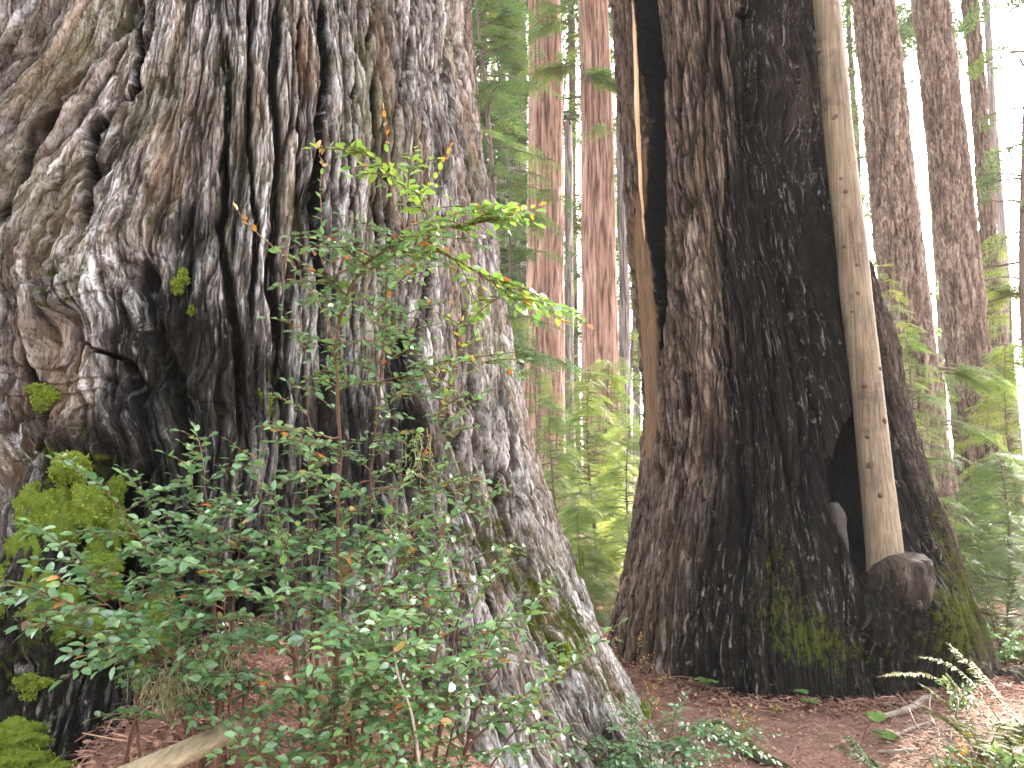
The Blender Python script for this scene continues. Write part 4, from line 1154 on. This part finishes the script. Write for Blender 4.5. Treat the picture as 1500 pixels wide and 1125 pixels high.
# ------------------------------------------------------------------ ferns
M_GOLD = leaf_material('yellowing_fern_leaf', (.035, .055, .006), (.075, .09, .008), (.11, .105, .010), trans=.25, rough=.6, spec=.2)
def frond(mb, st, P, w, tint, n=44, var=.12, curl=.2):
    P = spline(P, n + 1)
    st.tube(P, np.linspace(.004, .0012, n + 1), 4, (.6, 0, 0, 1))
    tg = np.gradient(P, axis=0); tg /= np.linalg.norm(tg, axis=1)[:, None]
    V = np.array([(-.10, 0, 0), (.10, 0, 0), (.13, .12, .01), (.085, .6, -.04 * curl * 5), (0, 1, -.12 * curl * 5), (-.085, .6, -.04 * curl * 5), (-.11, .12, .01)])
    T = np.array([(0, 1, 2), (0, 2, 6), (6, 2, 3), (6, 3, 5), (5, 3, 4)])
    for s_ in (-1, 1):
        i = np.arange(2, n)
        side = np.cross(tg[i], [0, 0, 1.0]); side /= np.linalg.norm(side, axis=1)[:, None]
        t = i / n
        size = w * np.sin(np.pi * np.clip(.15 + .85 * t, 0, 1)) ** .7 * rng.uniform(.8, 1.1, len(i)) + .004
        d = side * s_ + tg[i] * .25 + rng.normal(size=(len(i), 3)) * .10
        mb.scatter((V, None, T), P[i], frames(d, None, rng.normal(size=len(i)) * .3), size, tints(len(i), tint, var))
def fern(base, ends, w, tint, label, group='ferns by the charred redwood', mat=None, lift=.18, name='sword_fern', dead=0):
    t = empty(name, base, label, 'fern', group)
    m, st = MB(), MB()
    for e in ends:
        e = np.asarray(e); mid = (base + e) / 2 + np.array([0, 0, lift * np.linalg.norm(e - base)])
        m2 = base * .2 + e * .8 + np.array([0, 0, lift * .6 * np.linalg.norm(e - base)])
        frond(m, st, [base, mid, m2, e], w, tint)
    st.build('stalk', M_STEM, t); m.build('frond', mat or M_FERN, t)
fb = foot(1490, 1020, 5.2)
fern(fb, [A(1282, 992, 5.0), A(1345, 962, 5.2)], .055, .85, 'yellow green fern arching left across the foot of the charred redwood', lift=.2, mat=M_GOLD)
fern(foot(1500, 1005, 5.5), [A(1386, 940, 5.7), A(1420, 965, 5.4)], .06, .95, 'golden fern climbing the right foot of the charred redwood', lift=.02, mat=M_GOLD)
fern(foot(1440, 1040, 5.0), [A(1345, 1000, 4.9), A(1385, 985, 5.0), A(1400, 1060, 4.6), A(1480, 1060, 4.6), A(1350, 1040, 4.8)], .07, .9, 'sunlit fern with pale fronds spilling onto the needles', lift=.12)
fern(foot(1495, 1110, 4.5), [A(1430, 1095, 4.3), A(1470, 1075, 4.4), A(1410, 1120, 4.3), A(1500, 1060, 4.6)], .07, .75, 'leafy fern in the bottom right corner', lift=.2)
fern(foot(1300, 1130, 4.5), [A(1235, 1075, 4.6), A(1252, 1095, 4.5), A(1225, 1090, 4.7), A(1275, 1110, 4.4)], .045, .25, 'short dark green fern on the needle floor at the bottom', lift=.1)
fern(foot(1465, 880, 8), [A(1425, 780, 7.9), A(1420, 830, 7.8), A(1440, 890, 7.7), A(1490, 840, 7.9), A(1400, 800, 8.1)], .10, .5, 'glaring bright fern behind the right edge of the charred redwood', lift=.15)
# dead stalks under the sunlit fern
t = empty('dead_fern', foot(1430, 1050, 4.9), 'tangle of dry pinkish fern stalks under the sunlit fern', 'dead fern')
mb = MB()
for k in range(90):
    p = at(random.uniform(1350, 1500), random.uniform(1010, 1110), random.uniform(4.5, 5.3)); p[2] = ground_h(p[0], p[1]) + random.uniform(0, .10)
    a = random.uniform(0, 3.14); L = random.uniform(.1, .4)
    e = p + np.array([math.cos(a) * L, math.sin(a) * L, random.uniform(-.04, .1)])
    mb.tube(spline([p, (p + e) / 2 + rng.normal(size=3) * .03, e], 7), random.uniform(.0015, .004), 4, (random.uniform(.3, 1), 0, 0, 1))
mb.build('stalk', M_TWIG, t)

# ------------------------------------------------------------------ moss
def lobe_moss(mb, c, S, n, tint, blade, nr, rad, sd):
    nv, nu = nr.shape[:2]
    P = nr * rad(nr + sd * .37)[..., None] * S + c
    i = np.arange(nv - 1)[:, None] * nu; j = np.arange(nu)[None]; k = (j + 1) % nu
    mb.add(P.reshape(-1, 3), np.stack([i + j, i + nu + j, i + nu + k, i + k], -1).reshape(-1, 4), None, (.15, 0, 0, 1))
    q = rng.normal(size=(n, 3)); q /= np.linalg.norm(q, axis=1)[:, None]; q = q[q[:, 1] < .6]
    p = q * rad(q + sd * .37)[:, None] * S * rng.uniform(.9, 1.04, (len(q), 1)) + c
    d = q + rng.normal(size=q.shape) * .8 + [0, 0, -.3]
    V = np.array([(-.12, 0, 0), (.12, 0, 0), (.2, .5, .05), (0, 1, -.1), (-.2, .5, .05)])
    mb.scatter((V, None, np.array([(0, 1, 2), (0, 2, 4), (4, 2, 3)])), p, frames(d, None, rng.uniform(0, 6, len(q))), blade * rng.uniform(.5, 1.2, len(q)), tints(len(q), tint, .25))
def moss(px, py, D, size, label, tint, n, seed, direct=None, group='moss cushions on the grey giant', th=None, squash=(1, .8, 1), blade=.012):
    n = int(n * 2.6)
    c = at(px, py, D)
    t = empty('moss_clump', c, label, 'moss', group)
    mb = MB()
    nu, nv = 40, 24
    U, Vv = np.meshgrid(np.linspace(0, 2 * np.pi, nu, endpoint=False), np.linspace(.02, np.pi - .02, nv))
    nr = np.stack([np.sin(Vv) * np.cos(U), np.sin(Vv) * np.sin(U), np.cos(Vv)], -1)
    def rad(q): return .95 + .55 * fbm(q[..., 0] * 1.6 + seed, q[..., 2] * 1.6 + q[..., 1], seed, 4) + .18 * fbm(q[..., 0] * 5 + seed, q[..., 2] * 5 + q[..., 1] * 3, seed + 1, 2)
    S0 = np.array(size)
    k_ = 3 if max(size) < .03 else 7
    for lobe in range(k_):
        off = rng.normal(size=3) * np.array([.62, .12, .75]) * S0 * (lobe > 0)
        off[0] += .25 * off[2]
        S = S0 * rng.uniform(.42, .74) * np.array([1, .8, rng.uniform(.7, 1.4)])
        lobe_moss(mb, c + off, S, n // k_, tint + rng.normal() * .1, blade, nr, rad, seed + lobe)
    mb.build('cushion', M_MOSS, t)
def on_left(px, py, out=0.0):
    t0, z0 = LT.hit(px, py); p = LT.point(np.array([t0]), np.array([z0]), LT.r0(np.array([t0]), np.array([z0])) + out)[0]
    return math.hypot(p[0], p[1])
MOSS = [(82, 772, (.105, .08, .12), 'bright green moss cushion, the highest of the big ones on the grey giant', .7, 4200), (10, 870, (.12, .09, .17), 'large yellow green moss cushion at the left edge', .65, 4200),
        (165, 770, (.07, .06, .09), 'dull olive moss cushion behind the shrub tips, right of the bright one', .35, 2200), (40, 1112, (.14, .08, .06), 'moss mat along the bottom left corner', .6, 2600),
        (262, 414, (.032, .03, .025), 'small moss tuft high on the burls of the grey giant', .6, 500), (388, 590, (.035, .03, .042), 'small bright moss tuft left of the tall shrub stems', .75, 700),
        (280, 457, (.014, .014, .016), 'tiny moss dot just below the high tuft', .6, 160), (68, 580, (.05, .03, .04), 'thin moss tuft on a pale ridge near the left edge', .55, 600), (42, 1005, (.035, .03, .025), 'small round moss tuft in the dark hollow', .45, 500), (10, 405, (.05, .04, .035), 'greyish moss tuft at the left edge beneath the rope like strands', .3, 500),
        (230, 940, (.10, .06, .12), 'dark moss curtain hanging below the wide shrub', .12, 2400), (118, 900, (.10, .05, .08), 'shaded moss bed below the left shrub tips', .15, 1800), (826, 966, (.022, .03, .04), 'moss tuft low on the right flank of the grey giant', .7, 500), (942, 1050, (.03, .04, .045), 'moss tuft on the last root of the grey giant', .7, 700), (846, 842, (.018, .03, .05), 'slim moss tuft on the outline of the grey giant', .6, 400)]
for i, (px, py, S, lab, tint, n) in enumerate(MOSS):
    moss(px, py, on_left(px, py, .02), S, lab, tint, n, 20 + i)
# lichen beards
def lichen(px, py, D, n, L, label):
    p = at(px, py, D); t = empty('beard_lichen', p, label, 'lichen', 'pale lichen beards by the debris heap')
    mb = MB()
    for k in range(n):
        q = p + rng.normal(size=3) * np.array([.028, .015, .016])
        pts = [q]
        for i in range(5): pts.append(pts[-1] + np.array([random.gauss(0, .008), random.gauss(0, .006), -L / 5 * random.uniform(.4, 1.2)]))
        mb.tube(spline(pts, 9), .0012, 3, (random.random(), 0, 0, 1))
    mb.build('strand', M_LICHEN, t)
lichen(243, 985, 2.25, 60, .10, 'pale lichen beard hanging at the left end of the debris heap')
lichen(277, 1002, 2.25, 50, .06, 'smaller lichen tuft just right of the hanging beard')
lichen(312, 940, 2.2, 40, .09, 'lichen strands hanging under the blue green shrub')
lichen(610, 640, 2.6, 16, .16, 'yellowish lichen strip hanging beside the second stem of the tall shrub')

# ------------------------------------------------------------------ fallen wood
def log_thing(name, label, cat, pts, r, mat, c=.5, n=26, sides=12, wob=.05, group=None, flat=1):
    t = empty(name, pts[0], label, cat, group)
    mb = MB(); P = spline(pts, n)
    rr = np.interp(np.linspace(0, 1, n), np.linspace(0, 1, len(r)), r)
    mb.tube(P, rr, sides, (c, 0, 0, 1), wob)
    mb.build('wood', mat, t); return t
M_PLANK = wood_material('split_greyish_wood', (.09, .065, .035), (.34, .26, .16), (60, 4, 60))
# split plank
t = empty('split_plank', A(260, 1105, 2.1), 'split length of pale weathered wood lying across the bottom left', 'plank')
a, b = A(165, 1150, 2.02), A(350, 1068, 2.28)
ax = (b - a); L = np.linalg.norm(ax); ax /= L
ny = 30; prof = np.array([(-.040, -.014), (-.042, .012), (-.02, .024), (.012, .022), (.040, .012), (.044, -.008), (.02, -.02), (-.01, -.022)])
fr = frames(ax[None])[0]
V = []
for i in range(ny):
    q = i / (ny - 1)
    k = 1 + .10 * fbm(np.array([q * 4.0]), np.array([0.3]), 5, 3)[0]
    for j, (x, zc) in enumerate(prof):
        rough = .004 * perlin(np.array([q * 9]), np.array([j * 1.7]), 8)[0]
        V.append(a + ax * (L * q + (.03 * perlin(np.array([j * 1.3]), np.array([.5]), 2)[0] if i in (0, ny - 1) else 0)) + fr[:, 0] * (x * k + rough) + fr[:, 2] * (zc * k + rough))
V = np.array(V); m = len(prof)
Q = [[i * m + j, i * m + (j + 1) % m, (i + 1) * m + (j + 1) % m, (i + 1) * m + j] for i in range(ny - 1) for j in range(m)]
T = [[0, j + 1, j] for j in range(1, m - 1)] + [[(ny - 1) * m, (ny - 1) * m + j, (ny - 1) * m + j + 1] for j in range(1, m - 1)]
mb = MB(); mb.add(V, Q, T); mb.build('wood', M_PLANK, t, smooth=False)

def gp(px, py, D, up=0.0):
    """A point on the ground sheet under the sight line."""
    d = ray(px, py); ts = np.linspace(2, 14, 2400)
    P = d[None] * ts[:, None]; P[:, 2] += CAM_Z
    g = ground_h(P[:, 0], P[:, 1])
    i = int(np.argmax(P[:, 2] < g + .01)) or -1
    q = P[i].copy(); q[2] = g[i] + up
    return q
M_ROOT = bark_material('mossy_root_bark', (.03, .02, .015), (.08, .055, .04), (.16, .12, .09), (.015, .01, .007))
def root(label, pts, r, n=60, sides=24, mossy=.5):
    P = spline(pts, n); rr = np.interp(np.linspace(0, 1, n), np.linspace(0, 1, len(r)), r)
    t = empty('mossy_root', P[0], label, 'root')
    tg = np.gradient(P, axis=0); tg /= np.linalg.norm(tg, axis=1)[:, None]
    u = np.cross(tg, [0, 0, 1.0]); u /= np.linalg.norm(u, axis=1)[:, None]; w = np.cross(u, tg)
    a = np.linspace(0, 2 * np.pi, sides, endpoint=False)
    A_, S_ = np.meshgrid(a, np.linspace(0, 1.2, n))
    q = rr[:, None] * (1 + .18 * fbm(A_ * 1.0, S_ * 5, 33, 4) - .25 * np.exp(-(perlin(A_ * 2, S_ * 2, 35) / .15) ** 2))
    V = P[:, None] + q[..., None] * (np.cos(a)[None, :, None] * u[:, None] + np.sin(a)[None, :, None] * w[:, None])
    i = np.arange(n - 1)[:, None] * sides; j = np.arange(sides)[None]; k = (j + 1) % sides
    mask = np.zeros((n, sides, 4)); mask[..., 0] = mossy * np.clip(np.sin(A_), 0, 1) + .2 * mossy
    mask[..., 3] = .4
    me = make_mesh('root', V.reshape(-1, 3), np.stack([i + j, i + k, i + sides + k, i + sides + j], -1).reshape(-1, 4), None, True, mask.reshape(-1, 4), np.stack([A_ * .1, S_, .5 + .5 * perlin(A_ * 3, S_ * 9, 3)], -1).reshape(-1, 3))
    link_mesh('bark', me, M_ROOT, t)
root('dark curved root with moss along its back, crossing the bottom of the needle floor', [gp(1015, 1062, 0, -.03), gp(1050, 1075, 0, .03), gp(1080, 1095, 0, .05), gp(1105, 1112, 0, .03), gp(1165, 1122, 0, -.04)], [.04, .055, .06, .05, .03], mossy=.9)
root('moss covered fallen log at the right edge, beside the charred redwood', [at(1462, 975, 7.6), at(1500, 968, 7.7), at(1560, 965, 7.9)], [.13, .15, .15], mossy=1.0)
root('paler fallen log lying below the mossy one at the right edge', [at(1478, 1010, 6.6), at(1510, 1003, 6.7), at(1570, 1000, 6.8)], [.13, .14, .14], mossy=.35)
ST = 'fallen sticks on the needle floor'
def stick(label, pix, r, c, up=.02):
    pts = [gp(a, b, 0, up) for a, b in pix]
    log_thing('fallen_stick', label, 'stick', pts, r, M_TWIG, c, 22, 7, .08, ST)
stick('thickest pale fallen stick, lying below the yellow fern', [(1282, 1056), (1305, 1052), (1335, 1042), (1352, 1030), (1368, 1028)], [.016, .02, .022, .03, .02], .75, .03)
stick('long grey stick lying along the foot of the charred redwood', [(1236, 1032), (1250, 1021), (1290, 1019), (1330, 1023), (1352, 1023)], [.010, .014, .014, .012, .008], .7)
stick('thin curved stick nearer the camera than the thickest one', [(1282, 1084), (1310, 1080), (1340, 1068), (1368, 1058)], [.008, .011, .011, .008], .7)
stick('thin straight stick at the bottom beside the dark fern', [(1286, 1104), (1315, 1104), (1345, 1101)], [.008, .01, .009], .6)
stick('short pale stick in front of the middle of the charred base', [(1124, 1035), (1136, 1031), (1149, 1026)], [.010, .014, .012], .7)
stick('short stick near the rounded leaves at the charred base', [(1034, 1018), (1042, 1012), (1048, 1008)], [.008, .009, .007], .6)
for lab, p0, p1, D0, r in (('thin pale twig leaning upright against the middle of the charred base', (1104, 968), (1130, 1022), 5.75, .006), ('second thin twig leaning just right of the pale one', (1116, 982), (1140, 1020), 5.8, .004)):
    a = at(*p0, D0); b = gp(*p1, 0)
    log_thing('leaning_twig', lab, 'twig', [a, (a + b) / 2 + rng.normal(size=3) * .01, b], [r * .7, r, r], M_TWIG, .8, 14, 6, .05)
a, b = A(576, 950, 2.0), A(616, 1130, 2.0)
log_thing('dead_twig', 'long bare whitish twig hanging through the low huckleberry shrub', 'twig', [A(574, 925, 2.02), A(582, 985, 2.0), A(604, 1050, 1.98), A(616, 1135, 1.98)], [.002, .003, .0035, .004], M_TWIG, .9, 18, 6, .05)
a, b = A(258, 975, 2.35), A(338, 1002, 2.2)
log_thing('dead_twig', 'bare grey twig lying on the heap of dead needles', 'twig', [a, (a + b) / 2 + [0, 0, .01], b], [.004, .004, .002], M_TWIG, .6, 12, 6, .05)
log_thing('dead_twig', 'short twig crossing the bare grey one on the heap', 'twig', [A(290, 990, 2.3), A(316, 985, 2.26), A(335, 975, 2.25)], [.003, .003, .002], M_TWIG, .45, 12, 6, .05)

# ------------------------------------------------------------------ dead needles and litter (too many to count)
def litter(name, n, pick, size, up, mat, twigs=0):
    mb = MB()
    p = pick(n)
    p = np.concatenate([p, (ground_h(p[:, 0], p[:, 1]) + .018 * fbm(p[:, 0] * 7, p[:, 1] * 7, 12, 4))[:, None]], 1)
    p[:, 2] += rng.uniform(.002, up, len(p))
    a = rng.uniform(0, 2 * np.pi, len(p))
    d = np.stack([np.cos(a), np.sin(a), rng.normal(size=len(p)) * .25], -1)
    tw = np.array([(-.03, 0, 0), (.03, 0, 0), (.11, .5, .05), (.12, 1, 0), (.08, 1, 0), (.04, .5, .05)])
    flake = np.array([(-.2, 0, 0), (.2, .05, .04), (.28, .55, .10), (.05, 1, 0), (-.25, .6, .03)])
    k = rng.random(len(p)) < .72
    s_ = size * rng.uniform(.35, 1.3, len(p))
    rot = frames(d, None, rng.normal(size=len(p)) * .5)
    c = tints(len(p), .42, .26)
    mb.scatter((tw, np.array([(0, 1, 2, 5), (5, 2, 3, 4)]), None), p[k], rot[k], s_[k], c[k])
    mb.scatter((flake, None, np.array([(0, 1, 2), (0, 2, 4), (4, 2, 3)])), p[~k], rot[~k], s_[~k] * .5, c[~k])
    for q in p[:: max(1, len(p) // twigs)] if twigs else ():
        az = random.uniform(0, 6.28); L = random.uniform(.04, .22)
        v = np.array([math.cos(az), math.sin(az), random.gauss(0, .12)]) * L
        mb.tube(np.stack([q, q + v * .5 + rng.normal(size=3) * .008, q + v]), np.array([1, .9, .6]) * random.uniform(.0012, .004), 4, (random.uniform(.2, 1), 0, 0, 1))
    return tag(mb.build(name, mat, smooth=False), kind='stuff')
def floor_pick(n):
    d = rng.uniform(3.9, 11, n) ** 1.0; az = rng.uniform(R(2), R(36), n)
    return np.stack([np.sin(az) * d, np.cos(az) * d], -1)
def heap_pick(n):
    return np.stack([GX0 + rng.normal(size=n) * .52, GY0 - .30 + rng.normal(size=n) * .36], -1)
litter('leaf_litter', 42000, floor_pick, .05, .025, M_LITTER, 700)
def base_pick(n):
    th = rng.uniform(R(-80), R(95), n); q = RT.r0(th, np.zeros(n)) + np.abs(rng.normal(size=n)) * .16 - .02
    return RT.point(th, np.zeros(n), q)[:, :2]
litter('base_litter', 9000, base_pick, .06, .07, M_LITTER, 260)
litter('needle_debris', 17000, heap_pick, .05, .08, M_LITTER, 160)
EXPOSURE = 3.95
HAZE = 0.0006
# ------------------------------------------------------------------ light
SUN_AZ, SUN_EL = R(39), R(34)
world = bpy.data.worlds.new('World'); scene.world = world
world.use_nodes = True
nt = world.node_tree; nt.nodes.clear()
sky = nt.nodes.new('ShaderNodeTexSky'); sky.sky_type = 'NISHITA'; sky.sun_disc = False
sky.sun_elevation = SUN_EL; sky.sun_rotation = SUN_AZ; sky.air_density = 1.0; sky.dust_density = 3.0; sky.ozone_density = 1.0
bg = nt.nodes.new('ShaderNodeBackground'); bg.inputs[1].default_value = .13
wo = nt.nodes.new('ShaderNodeOutputWorld')
hs = nt.nodes.new('ShaderNodeHueSaturation'); hs.inputs['Saturation'].default_value = .30
nt.links.new(sky.outputs[0], hs.inputs['Color']); nt.links.new(hs.outputs[0], bg.inputs[0]); nt.links.new(bg.outputs[0], wo.inputs[0])
sl = bpy.data.lights.new('sun', 'SUN'); sl.energy = 3.0; sl.angle = R(.53); sl.color = (1, .93, .82)
so = bpy.data.objects.new('sun', sl); COL.objects.link(so)
sdir = Vector((math.sin(SUN_AZ) * math.cos(SUN_EL), math.cos(SUN_AZ) * math.cos(SUN_EL), math.sin(SUN_EL)))
so.rotation_euler = (-sdir).to_track_quat('-Z', 'Y').to_euler()
so.location = tuple(sdir * 60)
scene.view_settings.view_transform = 'Standard'
scene.view_settings.look = 'None'
scene.view_settings.exposure = EXPOSURE
scene.view_settings.gamma = 1
scene.cycles.use_denoising = True
scene.cycles.max_bounces = 8
scene.cycles.diffuse_bounces = 4
scene.cycles.transmission_bounces = 4
scene.cycles.volume_bounces = 1
scene.cycles.sample_clamp_indirect = 6

# ------------------------------------------------------------------ air
if HAZE:
    x0, x1, y0, y1, z0, z1 = -130, 130, -40, 140, -4, 62
    V = [(x, y, q) for q in (z0, z1) for y in (y0, y1) for x in (x0, x1)]
    me = make_mesh('haze', V, [(0, 2, 3, 1), (4, 5, 7, 6), (0, 1, 5, 4), (2, 6, 7, 3), (0, 4, 6, 2), (1, 3, 7, 5)], None, False)
    hm = NT('haze'); pv = hm.n('VolumePrincipled', {'Color': (.93, .95, .92, 1), 'Density': HAZE, 'Anisotropy': 0.0})
    hm.t.links.new(pv.outputs[0], hm.out.inputs['Volume'])
    hz = link_mesh('haze', me, hm.m); tag(hz, kind='stuff'); hz.display_type = 'WIRE'
